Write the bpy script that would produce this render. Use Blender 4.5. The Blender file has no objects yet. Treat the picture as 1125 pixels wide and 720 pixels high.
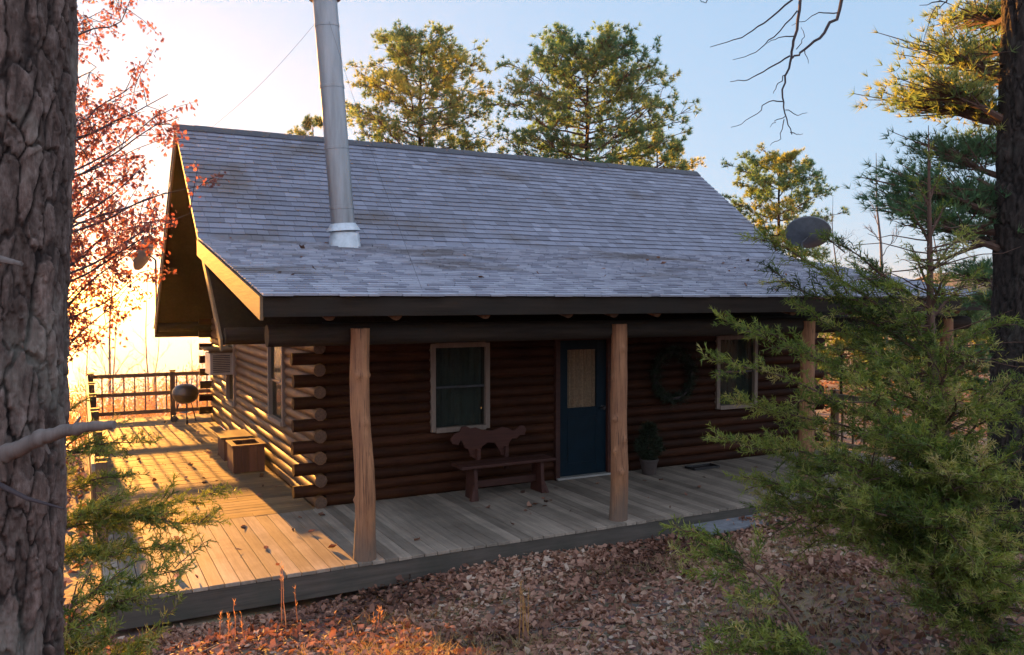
import bpy, math, random
import numpy as np
from mathutils import Vector, Matrix, noise as mnoise
R_ = random.Random(7)
NP = np.random.default_rng(11)
rad = math.radians
scene = bpy.context.scene
col = scene.collection

# ------------------------------------------------------------------ camera
CAM = Vector((0, 0, 2.58)); YAW = rad(27.7); PITCH = rad(1.9); FPX = 915.0
Fv = Vector((math.sin(YAW)*math.cos(PITCH), math.cos(YAW)*math.cos(PITCH), -math.sin(PITCH)))
Rv = Vector((math.cos(YAW), -math.sin(YAW), 0)); Uv = Rv.cross(Fv)
cam = bpy.data.cameras.new('camera'); cam_o = bpy.data.objects.new('camera', cam); col.objects.link(cam_o)
cam.sensor_width = 36; cam.lens = FPX/1125*36; cam.clip_end = 20000; cam.clip_start = .05
cam_o.location = CAM; cam_o.rotation_euler = (math.pi/2-PITCH, 0, -YAW)
scene.camera = cam_o
def at(px, py, d):
    """world point that the photograph shows at that pixel, d metres in front of the lens"""
    return CAM + d*(Fv + (px-562.5)/FPX*Rv + (360-py)/FPX*Uv)

# ------------------------------------------------------------------ materials
def mat(name):
    m = bpy.data.materials.new(name); m.use_nodes = True
    nt = m.node_tree; b = nt.nodes['Principled BSDF']
    return m, nt, b
def N(nt, t, **kw):
    n = nt.nodes.new(t)
    for k, v in kw.items():
        if k in n.inputs: n.inputs[k].default_value = v
        else: setattr(n, k, v)
    return n
def L(nt, a, b): nt.links.new(a, b)
def ramp(nt, fac, stops):
    r = nt.nodes.new('ShaderNodeValToRGB'); e = r.color_ramp.elements
    while len(e) < len(stops): e.new(.5)
    for el, (p, c) in zip(e, stops): el.position = p; el.color = (*c, 1)
    L(nt, fac, r.inputs[0]); return r.outputs[0]
def mixc(nt, fac, a, b, mode='MIX'):
    n = nt.nodes.new('ShaderNodeMix'); n.data_type = 'RGBA'; n.blend_type = mode
    for i, v in ((0, fac), (6, a), (7, b)):
        if hasattr(v, 'links'): L(nt, v, n.inputs[i])
        else: n.inputs[i].default_value = v if i == 0 else (*v, 1)
    return n.outputs[2]
def bump(nt, b, h, strength=.3, dist=.01):
    n = N(nt, 'ShaderNodeBump', Strength=strength, Distance=dist); L(nt, h, n.inputs['Height']); L(nt, n.outputs[0], b.inputs['Normal'])
def attr(nt, name='rnd'):
    n = nt.nodes.new('ShaderNodeAttribute'); n.attribute_name = name; return n.outputs['Fac']
def coords(nt, scale):
    t = nt.nodes.new('ShaderNodeTexCoord'); m = nt.nodes.new('ShaderNodeMapping')
    m.inputs['Scale'].default_value = scale; L(nt, t.outputs['Object'], m.inputs[0]); return m.outputs[0]
def noise(nt, vec, scale, detail=6, rough=.6):
    n = N(nt, 'ShaderNodeTexNoise', Scale=scale, Detail=detail, Roughness=rough); L(nt, vec, n.inputs['Vector']); return n.outputs['Fac']

def wood(name, dark, light, axis=0, rough=.75, grain=40, stain=None, stain_amt=.5, bmp=.35, varied=True):
    """grain runs along the given axis; per-piece tint from the attribute rnd"""
    m, nt, b = mat(name)
    s = [1, 1, 1]; s[axis] = .06
    v = coords(nt, s)
    if varied:
        ad = N(nt, 'ShaderNodeVectorMath', operation='ADD'); sc = N(nt, 'ShaderNodeVectorMath', operation='SCALE')
        cb = nt.nodes.new('ShaderNodeCombineXYZ'); a = attr(nt)
        for i in range(3): L(nt, a, cb.inputs[i])
        L(nt, cb.outputs[0], sc.inputs[0]); sc.inputs['Scale'].default_value = 13.7
        L(nt, v, ad.inputs[0]); L(nt, sc.outputs[0], ad.inputs[1]); v = ad.outputs[0]
    g = noise(nt, v, grain, 8, .7); lo = noise(nt, coords(nt, (1, 1, 1)), 2.2, 5)
    c = ramp(nt, g, [(.25, dark), (.75, light)])
    c = mixc(nt, ramp(nt, lo, [(.4, (0, 0, 0)), (.7, (1, 1, 1))]), c, mixc(nt, .55, c, stain or dark))
    if varied:
        c = mixc(nt, .8, c, ramp(nt, attr(nt), [(0, (.45, .45, .45)), (1, (1, 1, 1))]), 'MULTIPLY')
    L(nt, c, b.inputs['Base Color']); b.inputs['Roughness'].default_value = rough
    b.inputs['Specular IOR Level'].default_value = .3
    bump(nt, b, g, bmp, .006)
    return m
def plain(name, c, rough=.6, metal=0., var=.25, scale=9, bmp=.15):
    m, nt, b = mat(name)
    n = noise(nt, coords(nt, (1, 1, 1)), scale, 7, .65)
    L(nt, ramp(nt, n, [(.3, tuple(x*(1-var) for x in c)), (.7, tuple(min(1, x*(1+var)) for x in c))]), b.inputs['Base Color'])
    b.inputs['Roughness'].default_value = rough; b.inputs['Metallic'].default_value = metal
    if bmp: bump(nt, b, n, bmp, .004)
    return m
def leafmat(name, stops, trans=.45, tint=(1.5, 1.2, .5), rough=.55):
    """leaf colour by attribute rnd, part of the light passes through"""
    m, nt, b = mat(name)
    c = ramp(nt, attr(nt), stops)
    L(nt, c, b.inputs['Base Color']); b.inputs['Roughness'].default_value = rough
    b.inputs['Specular IOR Level'].default_value = .25
    t = nt.nodes.new('ShaderNodeBsdfTranslucent'); L(nt, mixc(nt, 1., c, tint, 'MULTIPLY'), t.inputs[0])
    mx = nt.nodes.new('ShaderNodeMixShader'); mx.inputs[0].default_value = trans
    L(nt, b.outputs[0], mx.inputs[1]); L(nt, t.outputs[0], mx.inputs[2]); L(nt, mx.outputs[0], nt.nodes['Material Output'].inputs[0])
    return m

M = {}
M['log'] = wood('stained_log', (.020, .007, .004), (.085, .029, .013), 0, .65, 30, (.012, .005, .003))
M['log_y'] = wood('stained_log_side', (.075, .032, .014), (.27, .125, .052), 1, .6, 30, (.06, .028, .014))  # same stain as the front logs, with sunlit gold put into the colour
M['deck_x'] = wood('deck_board_long', (.14, .085, .042), (.42, .265, .135), 0, .75, 26, (.11, .085, .065))  # amber of the low sun painted into the side boards
M['deck_y'] = wood('deck_board_short', (.19, .155, .125), (.43, .35, .275), 1, .75, 26, (.13, .105, .085))
M['rim'] = wood('weathered_rim', (.045, .036, .03), (.135, .11, .09), 0, .8, 24, (.04, .045, .035))
M['fascia'] = wood('dark_fascia', (.016, .012, .010), (.060, .042, .030), 0, .75, 22, (.03, .028, .025))
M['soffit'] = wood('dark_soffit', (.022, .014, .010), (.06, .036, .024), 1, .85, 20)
M['rake'] = wood('tan_rake', (.16, .10, .05), (.29, .19, .10), 1, .7, 22, (.25, .16, .09))
M['rail'] = wood('railing_wood', (.09, .05, .03), (.20, .12, .07), 0, .8, 24)
M['rail_v'] = wood('railing_post_wood', (.09, .05, .03), (.20, .12, .07), 2, .8, 24)
M['post'] = wood('peeled_post', (.15, .06, .028), (.43, .21, .10), 2, .7, 30, (.17, .075, .045), varied=False, bmp=.6)
m = M['post']; nt = m.node_tree; b = nt.nodes['Principled BSDF']; c0 = b.inputs['Base Color'].links[0].from_socket
ck = noise(nt, coords(nt, (1, 1, .025)), 75, 3, .6); c1 = mixc(nt, ramp(nt, ck, [(.36, (.75,)*3), (.44, (0, 0, 0))]), c0, (.055, .028, .018))
sp = nt.nodes.new('ShaderNodeSeparateXYZ'); tcn = nt.nodes.new('ShaderNodeTexCoord'); L(nt, tcn.outputs['Object'], sp.inputs[0])
sm = N(nt, 'ShaderNodeMath', operation='ADD'); L(nt, sp.outputs['Z'], sm.inputs[0]); nn = N(nt, 'ShaderNodeMath', operation='MULTIPLY'); L(nt, noise(nt, coords(nt, (1, 1, .3)), 12, 4), nn.inputs[0]); nn.inputs[1].default_value = .6; L(nt, nn.outputs[0], sm.inputs[1])
c1 = mixc(nt, ramp(nt, sm.outputs[0], [(.42, (.7,)*3), (.75, (0, 0, 0))]), c1, (.12, .095, .075)); L(nt, c1, b.inputs['Base Color'])
M['redwood'] = wood('red_brown_wood', (.035, .011, .008), (.11, .036, .023), 0, .65, 22)
M['planter'] = wood('planter_wood', (.10, .035, .02), (.25, .10, .055), 2, .75, 22)
M['trim'] = wood('window_trim', (.15, .11, .085), (.28, .215, .17), 2, .6, 22, varied=False)
M['door'] = plain('teal_door_paint', (.003, .0125, .021), .5, 0, .2, 5, .05)
M['door'].node_tree.nodes['Principled BSDF'].inputs['Specular IOR Level'].default_value = .12
for k_ in ('fascia', 'soffit', 'log'): M[k_].node_tree.nodes['Principled BSDF'].inputs['Specular IOR Level'].default_value = .1
for k_ in ('deck_x', 'deck_y'): M[k_].node_tree.nodes['Principled BSDF'].inputs['Specular IOR Level'].default_value = .15
M['black'] = plain('black_enamel', (.018, .016, .016), .35, 0, .3, 12, .03)
M['darkmetal'] = plain('dark_metal', (.05, .05, .055), .45, .6, .3, 12, .05)
M['white'] = plain('aged_white_metal', (.30, .285, .26), .5, 0, .15, 6, .05)
M['curtain'] = plain('grey_green_curtain', (.20, .22, .20), .9, 0, .2, 6, 0)
M['lace'] = plain('tan_lace_curtain', (.30, .205, .12), .9, 0, .4, 45, 0)
M['inside'] = plain('dark_interior', (.015, .012, .010), .9, 0, .2, 6, 0)
M['stone'] = plain('grey_step_board', (.16, .165, .18), .7, 0, .25, 12, .2)
M['terracotta'] = plain('dark_pot', (.05, .035, .03), .6, 0, .3, 12, .1)
M['rust'] = plain('rusty_cap', (.22, .10, .065), .6, .4, .4, 16, .2)
M['dish'] = plain('grey_dish', (.10, .105, .11), .45, .2, .25, 8, .05)
M['twig'] = wood('grey_twig', (.08, .065, .06), (.22, .18, .16), 2, .85, 30, varied=False)
M['twig_dark'] = wood('dark_twig', (.03, .022, .025), (.075, .055, .055), 2, .85, 30, varied=False)
M['cedarwood'] = wood('cedar_bark', (.045, .024, .018), (.15, .085, .06), 2, .9, 22, varied=False)
M['straw'] = leafmat('straw_stem', [(0, (.45, .24, .08)), (1, (.62, .40, .18))], .35, (1.3, 1, .6))
M['cedar'] = leafmat('cedar_spray', [(0, (.022, .042, .012)), (.4, (.095, .14, .03)), (.8, (.235, .265, .065)), (1, (.34, .29, .13))], .42, (1.5, 1.4, .5))
M['wreath'] = leafmat('dark_wreath_sprigs', [(0, (.010, .016, .010)), (1, (.035, .05, .022))], .1)
M['pine'] = leafmat('pine_needles', [(0, (.05, .085, .05)), (.5, (.115, .15, .075)), (.72, (.18, .18, .08)), (.85, (.24, .19, .06)), (1, (.36, .26, .08))], .6, (1.3, 1.95, 1.6))
M['oak'] = leafmat('russet_oak_leaves', [(0, (.10, .042, .035)), (.5, (.21, .085, .065)), (1, (.33, .16, .11))], .55, (1.35, 1.0, .95))
M['litter'] = leafmat('dead_leaves', [(0, (.06, .03, .022)), (.3, (.165, .078, .054)), (.6, (.31, .16, .112)), (.9, (.44, .265, .185)), (1, (.48, .36, .28))], .2, (1.2, 1, .7), .7)
M['grass'] = leafmat('dry_grass', [(0, (.22, .16, .08)), (.6, (.36, .27, .13)), (.8, (.14, .16, .05)), (1, (.46, .36, .2))], .35, (1.2, 1.1, .7))

m, nt, b = mat('asphalt_shingle'); M['shingle'] = m
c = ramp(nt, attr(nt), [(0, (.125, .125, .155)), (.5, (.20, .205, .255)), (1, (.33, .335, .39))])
gr = noise(nt, coords(nt, (1, 1, 1)), 260, 3, .7)
c = mixc(nt, .5, c, ramp(nt, gr, [(.3, (.55, .55, .55)), (.7, (1.25, 1.25, 1.25))]), 'MULTIPLY')
st = noise(nt, coords(nt, (.55, .9, .9)), 1.1, 5, .55)
c = mixc(nt, ramp(nt, st, [(.54, (0, 0, 0)), (.66, (.75, .75, .75))]), c, (.10, .082, .078))
L(nt, c, b.inputs['Base Color']); b.inputs['Roughness'].default_value = .7; b.inputs['Specular IOR Level'].default_value = .45
bump(nt, b, gr, .35, .003)

m, nt, b = mat('galvanised_pipe'); M['galv'] = m
n1 = noise(nt, coords(nt, (1, 1, .12)), 7, 6)
L(nt, ramp(nt, n1, [(.3, (.15, .155, .165)), (.7, (.29, .295, .31))]), b.inputs['Base Color'])
b.inputs['Metallic'].default_value = .75; L(nt, ramp(nt, n1, [(.2, (.34,)*3), (.8, (.52,)*3)]), b.inputs['Roughness'])

M['ridge'] = plain('dark_ridge_shingle', (.055, .055, .065), .8, 0, .3, 30, .3)
M['flash'] = plain('bright_flashing', (.42, .45, .48), .5, .5, .2, 9, .1)
m, nt, b = mat('window_glass'); M['glass'] = m
b.inputs['Base Color'].default_value = (.02, .025, .025, 1); b.inputs['Roughness'].default_value = .06
tr = nt.nodes.new('ShaderNodeBsdfTransparent'); tr.inputs[0].default_value = (.75, .8, .78, 1)
mx = nt.nodes.new('ShaderNodeMixShader'); mx.inputs[0].default_value = .74
L(nt, b.outputs[0], mx.inputs[1]); L(nt, tr.outputs[0], mx.inputs[2]); L(nt, mx.outputs[0], nt.nodes['Material Output'].inputs[0])

m, nt, b = mat('door_glass'); M['doorglass'] = m
b.inputs['Base Color'].default_value = (.02, .025, .025, 1); b.inputs['Roughness'].default_value = .08
tr = nt.nodes.new('ShaderNodeBsdfTransparent'); mx = nt.nodes.new('ShaderNodeMixShader'); mx.inputs[0].default_value = .88
L(nt, b.outputs[0], mx.inputs[1]); L(nt, tr.outputs[0], mx.inputs[2]); L(nt, mx.outputs[0], nt.nodes['Material Output'].inputs[0])
m, nt, b = mat('leaf_covered_soil'); M['soil'] = m
v = coords(nt, (1, 1, 1))
n1 = noise(nt, v, 9, 8, .7); n2 = noise(nt, v, .7, 4); vo = N(nt, 'ShaderNodeTexVoronoi', Scale=14.); L(nt, v, vo.inputs['Vector'])
c = ramp(nt, n1, [(.3, (.075, .045, .035)), (.55, (.19, .115, .085)), (.75, (.30, .205, .15))])
c = mixc(nt, .4, c, mixc(nt, 1., (.20, .12, .085), vo.outputs['Color'], 'MULTIPLY'))
c = mixc(nt, ramp(nt, n2, [(.5, (0, 0, 0)), (.66, (.6, .6, .6))]), c, (.27, .20, .11))
L(nt, c, b.inputs['Base Color']); b.inputs['Roughness'].default_value = .9; bump(nt, b, n1, .8, .03)

m, nt, b = mat('lake_water'); M['water'] = m
b.inputs['Base Color'].default_value = (.02, .03, .035, 1); b.inputs['Roughness'].default_value = .12; b.inputs['IOR'].default_value = 1.33
bump(nt, b, noise(nt, coords(nt, (.5, 1, 1)), .6, 4), .25, .12)

m, nt, b = mat('wooded_hillside'); M['hill'] = m
v = coords(nt, (1, 1, 1.6)); n1 = noise(nt, v, .08, 8, .75)
L(nt, ramp(nt, n1, [(.35, (.05, .042, .032)), (.6, (.14, .105, .075)), (.75, (.07, .075, .035))]), b.inputs['Base Color']); b.inputs['Roughness'].default_value = 1
bump(nt, b, n1, 1., 4.)

def barkmat(name, c0, c1, c2):
    m, nt, b = mat(name)
    a = attr(nt); n1 = noise(nt, coords(nt, (1, 1, .35)), 34, 8, .72); n3 = noise(nt, coords(nt, (1, 1, .5)), 6, 4)
    c = ramp(nt, n1, [(.3, c0), (.5, c1), (.72, c2)])
    c = mixc(nt, .75, c, ramp(nt, attr(nt, 'tint'), [(.2, (.50, .44, .40)), (.5, (.9, .86, .84)), (.85, (1.35, 1.22, 1.15))]), 'MULTIPLY')
    c = mixc(nt, ramp(nt, a, [(.25, (1, 1, 1)), (.80, (0, 0, 0))]), c, tuple(x*.45 for x in c0))
    c = mixc(nt, ramp(nt, n3, [(.52, (0, 0, 0)), (.66, (.5, .5, .5))]), c, (c2[0]*.95, c2[1]*1.12, c2[2]*1.05))
    L(nt, c, b.inputs['Base Color']); b.inputs['Roughness'].default_value = .88; b.inputs['Specular IOR Level'].default_value = .3
    bump(nt, b, n1, 1., .02)
    return m
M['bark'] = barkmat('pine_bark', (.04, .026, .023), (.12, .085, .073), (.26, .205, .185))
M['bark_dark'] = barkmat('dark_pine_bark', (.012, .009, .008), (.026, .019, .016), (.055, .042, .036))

# ------------------------------------------------------------------ mesh helpers
def link(o, parent=None):
    col.objects.link(o)
    if parent: o.parent = parent
    return o
def wloc(o):
    p = Vector((0, 0, 0))
    while o is not None: p += o.location; o = o.parent
    return p
def thing(name, label, cat, loc, group=None):
    o = bpy.data.objects.new(name, None); o.location = loc; o.empty_display_size = .2; link(o)
    return tag(o, label, cat, group)
def tag(o, label=None, cat=None, group=None, kind=None):
    if label: o['label'] = label
    if cat: o['category'] = cat
    if group: o['group'] = group
    if kind: o['kind'] = kind
    return o
class MB:
    def __init__(s): s.v = []; s.f = []; s.r = []
    def add(s, vs, fs, r=None):
        k = len(s.v); s.v += [tuple(v) for v in vs]; s.f += [tuple(i+k for i in f) for f in fs]
        s.r += [R_.random() if r is None else r]*len(vs); return s
    def box(s, x0, x1, y0, y1, z0, z1, r=None):
        vs = [(x, y, z) for z in (z0, z1) for y in (y0, y1) for x in (x0, x1)]
        return s.add(vs, [(0, 2, 3, 1), (4, 5, 7, 6), (0, 1, 5, 4), (1, 3, 7, 5), (3, 2, 6, 7), (2, 0, 4, 6)], r)
    def prism(s, pts, ext, r=None):
        """closed planar outline pushed along the vector ext"""
        e = Vector(ext); n = len(pts); vs = [Vector(p) for p in pts]+[Vector(p)+e for p in pts]
        return s.add(vs, [tuple(range(n))[::-1], tuple(range(n, 2*n))]+[(i, (i+1) % n, n+(i+1) % n, n+i) for i in range(n)], r)
    def tube(s, pts, rr, n=8, r=None, cap=True, wob=0., sq=None):
        pts = [Vector(p) for p in pts]; m = len(pts)
        if not hasattr(rr, '__len__'): rr = [rr]*m
        vs = []; up = None; ph = R_.random()*9
        for i, p in enumerate(pts):
            t = (pts[min(i+1, m-1)]-pts[max(i-1, 0)]).normalized()
            if up is None: up = Vector((0, 0, 1)) if abs(t.z) < .9 else Vector((1, 0, 0))
            a = t.cross(up).normalized(); bb = a.cross(t).normalized(); up = bb
            for k in range(n):
                an = 2*math.pi*k/n; q = rr[i]
                if wob: q *= 1+wob*mnoise.noise((math.cos(an)*1.3+ph, math.sin(an)*1.3, i*.7+ph))
                ca, sa = math.cos(an), math.sin(an)
                if sq: ca *= sq[0]; sa *= sq[1]
                vs.append(p+a*(ca*q)+bb*(sa*q))
        fs = [(i*n+k, i*n+(k+1) % n, (i+1)*n+(k+1) % n, (i+1)*n+k) for i in range(m-1) for k in range(n)]
        if cap: fs += [tuple(range(n))[::-1], tuple(range((m-1)*n, m*n))]
        return s.add(vs, fs, r)
    def lathe(s, prof, c, n=24, axis=Vector((0, 0, 1)), r=None):
        """prof = list of (radius, height) along axis from c"""
        ax = Vector(axis).normalized(); a = ax.orthogonal().normalized(); bb = ax.cross(a); c = Vector(c); vs = []
        for q, h in prof:
            for k in range(n):
                an = 2*math.pi*k/n; vs.append(c+ax*h+a*(math.cos(an)*q)+bb*(math.sin(an)*q))
        m = len(prof)
        return s.add(vs, [(i*n+k, i*n+(k+1) % n, (i+1)*n+(k+1) % n, (i+1)*n+k) for i in range(m-1) for k in range(n)], r)
    def build(s, name, m, parent=None, smooth=False, bevel=0.):
        me = bpy.data.meshes.new(name); o = bpy.data.objects.new(name, me); link(o, parent)
        off = wloc(parent) if parent else Vector((0, 0, 0))
        me.from_pydata([(x-off.x, y-off.y, z-off.z) for x, y, z in s.v], [], s.f); me.update()
        a = me.attributes.new('rnd', 'FLOAT', 'POINT'); a.data.foreach_set('value', np.array(s.r, dtype=np.float32))
        me.materials.append(m)
        if smooth: me.shade_smooth(); me.set_sharp_from_angle(angle=rad(50))
        if bevel:
            b = o.modifiers.new('edge', 'BEVEL'); b.width = bevel; b.segments = 2; b.limit_method = 'ANGLE'; b.angle_limit = rad(40)
        return o
def npmesh(name, V, faces, rnd, m, parent=None, smooth=False):
    """V (n,3) world points, faces (k,3 or 4)"""
    V = np.asarray(V, dtype=np.float32); F = np.asarray(faces, dtype=np.int32); k = F.shape[1]
    me = bpy.data.meshes.new(name); o = bpy.data.objects.new(name, me); link(o, parent)
    if parent: V = V-np.array(wloc(parent), dtype=np.float32)
    me.vertices.add(len(V)); me.vertices.foreach_set('co', V.ravel())
    me.loops.add(F.size); me.loops.foreach_set('vertex_index', F.ravel())
    me.polygons.add(len(F)); me.polygons.foreach_set('loop_start', np.arange(0, F.size, k, dtype=np.int32))
    me.polygons.foreach_set('loop_total', np.full(len(F), k, dtype=np.int32))
    me.update(calc_edges=True); me.validate()
    a = me.attributes.new('rnd', 'FLOAT', 'POINT'); a.data.foreach_set('value', np.asarray(rnd, dtype=np.float32))
    me.materials.append(m)
    if smooth: me.shade_smooth()
    return o
def unit(a): return a/np.maximum(np.linalg.norm(a, axis=-1, keepdims=True), 1e-9)
def blades(P, D, ln, wd, rnd):
    """thin pointed triangles at P along D"""
    n = len(P); S = unit(np.cross(D, unit(NP.normal(size=(n, 3)))))
    ln = np.broadcast_to(ln, (n,))[:, None]; wd = np.broadcast_to(wd, (n,))[:, None]
    V = np.empty((n, 3, 3)); V[:, 0] = P-S*wd*.5; V[:, 1] = P+S*wd*.5; V[:, 2] = P+D*ln
    return V.reshape(-1, 3), np.arange(n*3).reshape(-1, 3), np.repeat(rnd, 3)
def leafquads(P, Dv, size, asp, rnd, fold=.25):
    """leaves folded along the midrib: two quads each"""
    n = len(P); Dv = unit(Dv); S = unit(np.cross(Dv, unit(NP.normal(size=(n, 3))))); U = np.cross(S, Dv)
    s = np.broadcast_to(size, (n,))[:, None]; w = s*asp*.5
    cup = s*(fold+.25*NP.normal(size=(n, 1)))
    V = np.empty((n, 6, 3))
    V[:, 0] = P; V[:, 1] = P+Dv*s*.5+S*w+U*cup*.5; V[:, 2] = P+Dv*s*.95+S*w*.35+U*cup*.3
    V[:, 3] = P+Dv*s*.95-S*w*.35+U*cup*.1; V[:, 4] = P+Dv*s*.45-S*w+U*cup*.5; V[:, 5] = P+Dv*s*.5
    b = np.arange(n)[:, None]*6
    F = np.concatenate([b+np.array([[0, 1, 2, 5]]), b+np.array([[0, 5, 3, 4]])])
    return V.reshape(-1, 3), F, np.repeat(rnd, 6)

# ------------------------------------------------------------------ terrain
def sstep(a, b, x): t = np.clip((x-a)/(b-a), 0, 1); return t*t*(3-2*t)
LAKE = -15.0
def ground_z(x, y):
    x = np.asarray(x, float); y = np.asarray(y, float)
    front = -.33+.018*np.clip(x-2, 0, 9)+.15*np.clip(7.7-y, -1e9, 30)*(y < 7.7)
    wr = 1-.85*sstep(16, 45, x)
    back = -wr*(.03*np.clip(y-9, 0, 10)*sstep(4, -1, x)+.16*np.clip(y-19, 0, 12)+.36*np.clip(y-31, 0, 400))
    left = -.10*np.clip(-1.5-x, 0, 60)*sstep(2, 12, y)
    bumps = .035*np.sin(x*1.7+y*.9)+.03*np.sin(y*2.3-x*1.1)+.02*np.sin(x*4.1)*np.sin(y*3.7)
    return front+np.maximum(back+left, -40)+bumps*sstep(8.2, 7.0, y)+.5*bumps
def patch(name, x0, x1, y0, y1, nx, ny, px=1., py=1.):
    u = np.linspace(-1, 1, nx); w = np.linspace(-1, 1, ny)
    xs = (x0+x1)/2+(x1-x0)/2*np.sign(u)*np.abs(u)**px; ys = (y0+y1)/2+(y1-y0)/2*np.sign(w)*np.abs(w)**py
    X, Y = np.meshgrid(xs, ys); Z = ground_z(X, Y)
    V = np.stack([X, Y, Z], -1).reshape(-1, 3); i = np.arange(nx*ny).reshape(ny, nx)
    F = np.stack([i[:-1, :-1], i[:-1, 1:], i[1:, 1:], i[1:, :-1]], -1).reshape(-1, 4)
    return npmesh(name, V, F, np.zeros(len(V)), M['soil'], None, True)
tag(patch('ground', -394, 406, -394, 406, 420, 420, 2.6, 2.6), 'leaf covered ground sloping down to the cabin', 'ground', kind='structure')
lk = MB(); lk.add([(-7900, 30, LAKE), (7900, 30, LAKE), (7900, 7900, LAKE), (-7900, 7900, LAKE)], [(0, 1, 2, 3)])
tag(lk.build('lake', M['water']), 'bright lake beyond the deck', 'lake', kind='structure')
def hills(name, r, a0, a1, hfun, depth, label):
    na = 160; V = []; 
    for j, (dr, hh) in enumerate(((0, 0), (.25, .45), (.55, .85), (.8, 1), (1.2, .9), (1.8, .2))):
        for i in range(na):
            a = a0+(a1-a0)*i/(na-1); rr = r+depth*dr
            h = hfun(a)*hh*(1+.10*mnoise.noise((a*40, dr*3, r*.01)))
            V.append((math.sin(a)*rr, math.cos(a)*rr, LAKE-1+h))
    i = np.arange(6*na).reshape(6, na)
    F = np.stack([i[:-1, :-1], i[:-1, 1:], i[1:, 1:], i[1:, :-1]], -1).reshape(-1, 4)
    tag(npmesh(name, V, F, np.zeros(len(V)), M['hill'], None, True), label, 'hills', kind='structure')
hills('hills', 400, rad(38), rad(105), lambda a: 18+20*sstep(rad(42), rad(64), a)+4*math.sin(a*21)+2*math.sin(a*47), 260, 'hazy wooded hillside to the right of the roof')
hills('far_hills', 3300, rad(-50), rad(50), lambda a: 26+9*math.sin(a*9)+6*math.sin(a*23), 2500, 'low far shore across the lake')

# ------------------------------------------------------------------ cabin
CX, CY = 6.9, 14.6
cabin = thing('log_cabin', 'dark stained log cabin with grey shingled roof and covered front porch', 'cabin', (CX, CY, 0))
XL, XR = 1.5, 12.3; RY, RZ = 14.6, 5.40; SL = .74
WX0, WX1, WY0, WY1 = 2.66, 11.14, 10.27, 18.9
PY, PZ = 7.65, 2.63                     # porch eave
BY = 11.9; BZ = RZ-SL*(RY-BY)           # where the porch roof meets the main roof
CH = .137
def log(mb, p0, p1, rv, jit=.004, n=10):
    p0 = Vector(p0); p1 = Vector(p1); k = max(2, int((p1-p0).length/.5)); s = R_.random()*50
    pts = [p0.lerp(p1, i/k)+Vector((0, 0, jit*mnoise.noise((s, i*.6, 0)))) for i in range(k+1)]
    q = R_.uniform(.93, 1.06); mb.tube(pts, [rv*q*(1+.05*mnoise.noise((s, i*.5, 5))) for i in range(k+1)], n, sq=(1.0, 1.05))
def spans(a, b, z, holes):
    out = [(a, b)]
    for h0, h1, z0, z1 in holes:
        if z0 < z < z1:
            nw = []
            for s, e in out:
                if h1 <= s or h0 >= e: nw.append((s, e)); continue
                if h0 > s: nw.append((s, h0))
                if h1 < e: nw.append((h1, e))
            out = nw
    return out
W1 = (4.15, 4.99, .83, 2.0); W2 = (9.03, 9.87, .84, 2.0); DR = (6.05, 6.99, -.1, 2.06)
SW1 = (11.80, 12.80, .80, 1.98); SW2 = (15.85, 16.75, .62, 1.95)
nc = 16
for name, y, holes in (('front_wall', WY0, [W1, W2, DR]), ('back_wall', WY1, [])):
    mb = MB()
    for i in range(nc):
        z = .07+CH*i; ext = .30+.03*R_.random() if i % 2 else -.08
        for a, b_ in spans(WX0-ext, WX1+ext, z, holes): log(mb, (a, y, z), (b_, y, z), .078)
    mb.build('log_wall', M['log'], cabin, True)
ENDS = {}
for x, holes in ((WX0, [SW1, SW2]), (WX1, [])):
    mb = MB()
    for i in range(nc):
        z = .07+CH*i; ext = .11+.03*R_.random() if i % 2 == 0 else -.08
        if x == WX0: ENDS[i] = WY0-ext
        for a, b_ in spans(WY0-ext, WY1+ext, z, holes): log(mb, (x, a, z), (x, b_, z), .078)
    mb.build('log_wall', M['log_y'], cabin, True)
M['endgrain'] = plain('shaded_end_grain', (.085, .045, .026), .85, 0, .5, 40, .5)  # log ends darkened: the shade on their facing side is put into the colour
for i in range(0, nc, 2):
    z = .07+CH*i; mb = MB(); mb.lathe([(0, -.006), (.05, -.005), (.072, -.003), (.074, .03)], (WX0, ENDS[i]-.0, z), 20, (0, -1, 0) if False else (0, 1, 0)); mb.build('log_end', M['endgrain'], cabin)
li = MB()       # lining keeps the inside dark
t = .05
for z0, z1, x0, x1 in ((0, .83, WX0+.02, WX1-.02), (2.0, 2.2, WX0+.02, WX1-.02)): pass
def lining(a0, a1, holes, fn):
    cuts = sorted({a0, a1, *[h for H in holes for h in H[:2]]})
    for s, e in zip(cuts[:-1], cuts[1:]):
        hs = [H for H in holes if H[0] <= s+1e-6 and H[1] >= e-1e-6]
        if not hs: fn(s, e, 0, 2.25)
        else:
            if hs[0][2] > 0: fn(s, e, 0, hs[0][2])
            fn(s, e, hs[0][3], 2.25)
lining(WX0+.1, WX1-.1, [W1, W2, DR], lambda s, e, z0, z1: li.box(s, e, WY0+.03, WY0+.07, z0, z1))
lining(WX0+.1, WX1-.1, [], lambda s, e, z0, z1: li.box(s, e, WY1-.07, WY1-.03, z0, z1))
lining(WY0+.1, WY1-.1, [SW1, SW2], lambda s, e, z0, z1: li.box(WX0+.03, WX0+.07, s, e, z0, z1))
lining(WY0+.1, WY1-.1, [], lambda s, e, z0, z1: li.box(WX1-.07, WX1-.03, s, e, z0, z1))
li.box(WX0+.1, WX1-.1, WY0+.1, WY1-.1, 2.26, 2.30)
li.build('wall_lining', M['inside'], cabin)
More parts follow.
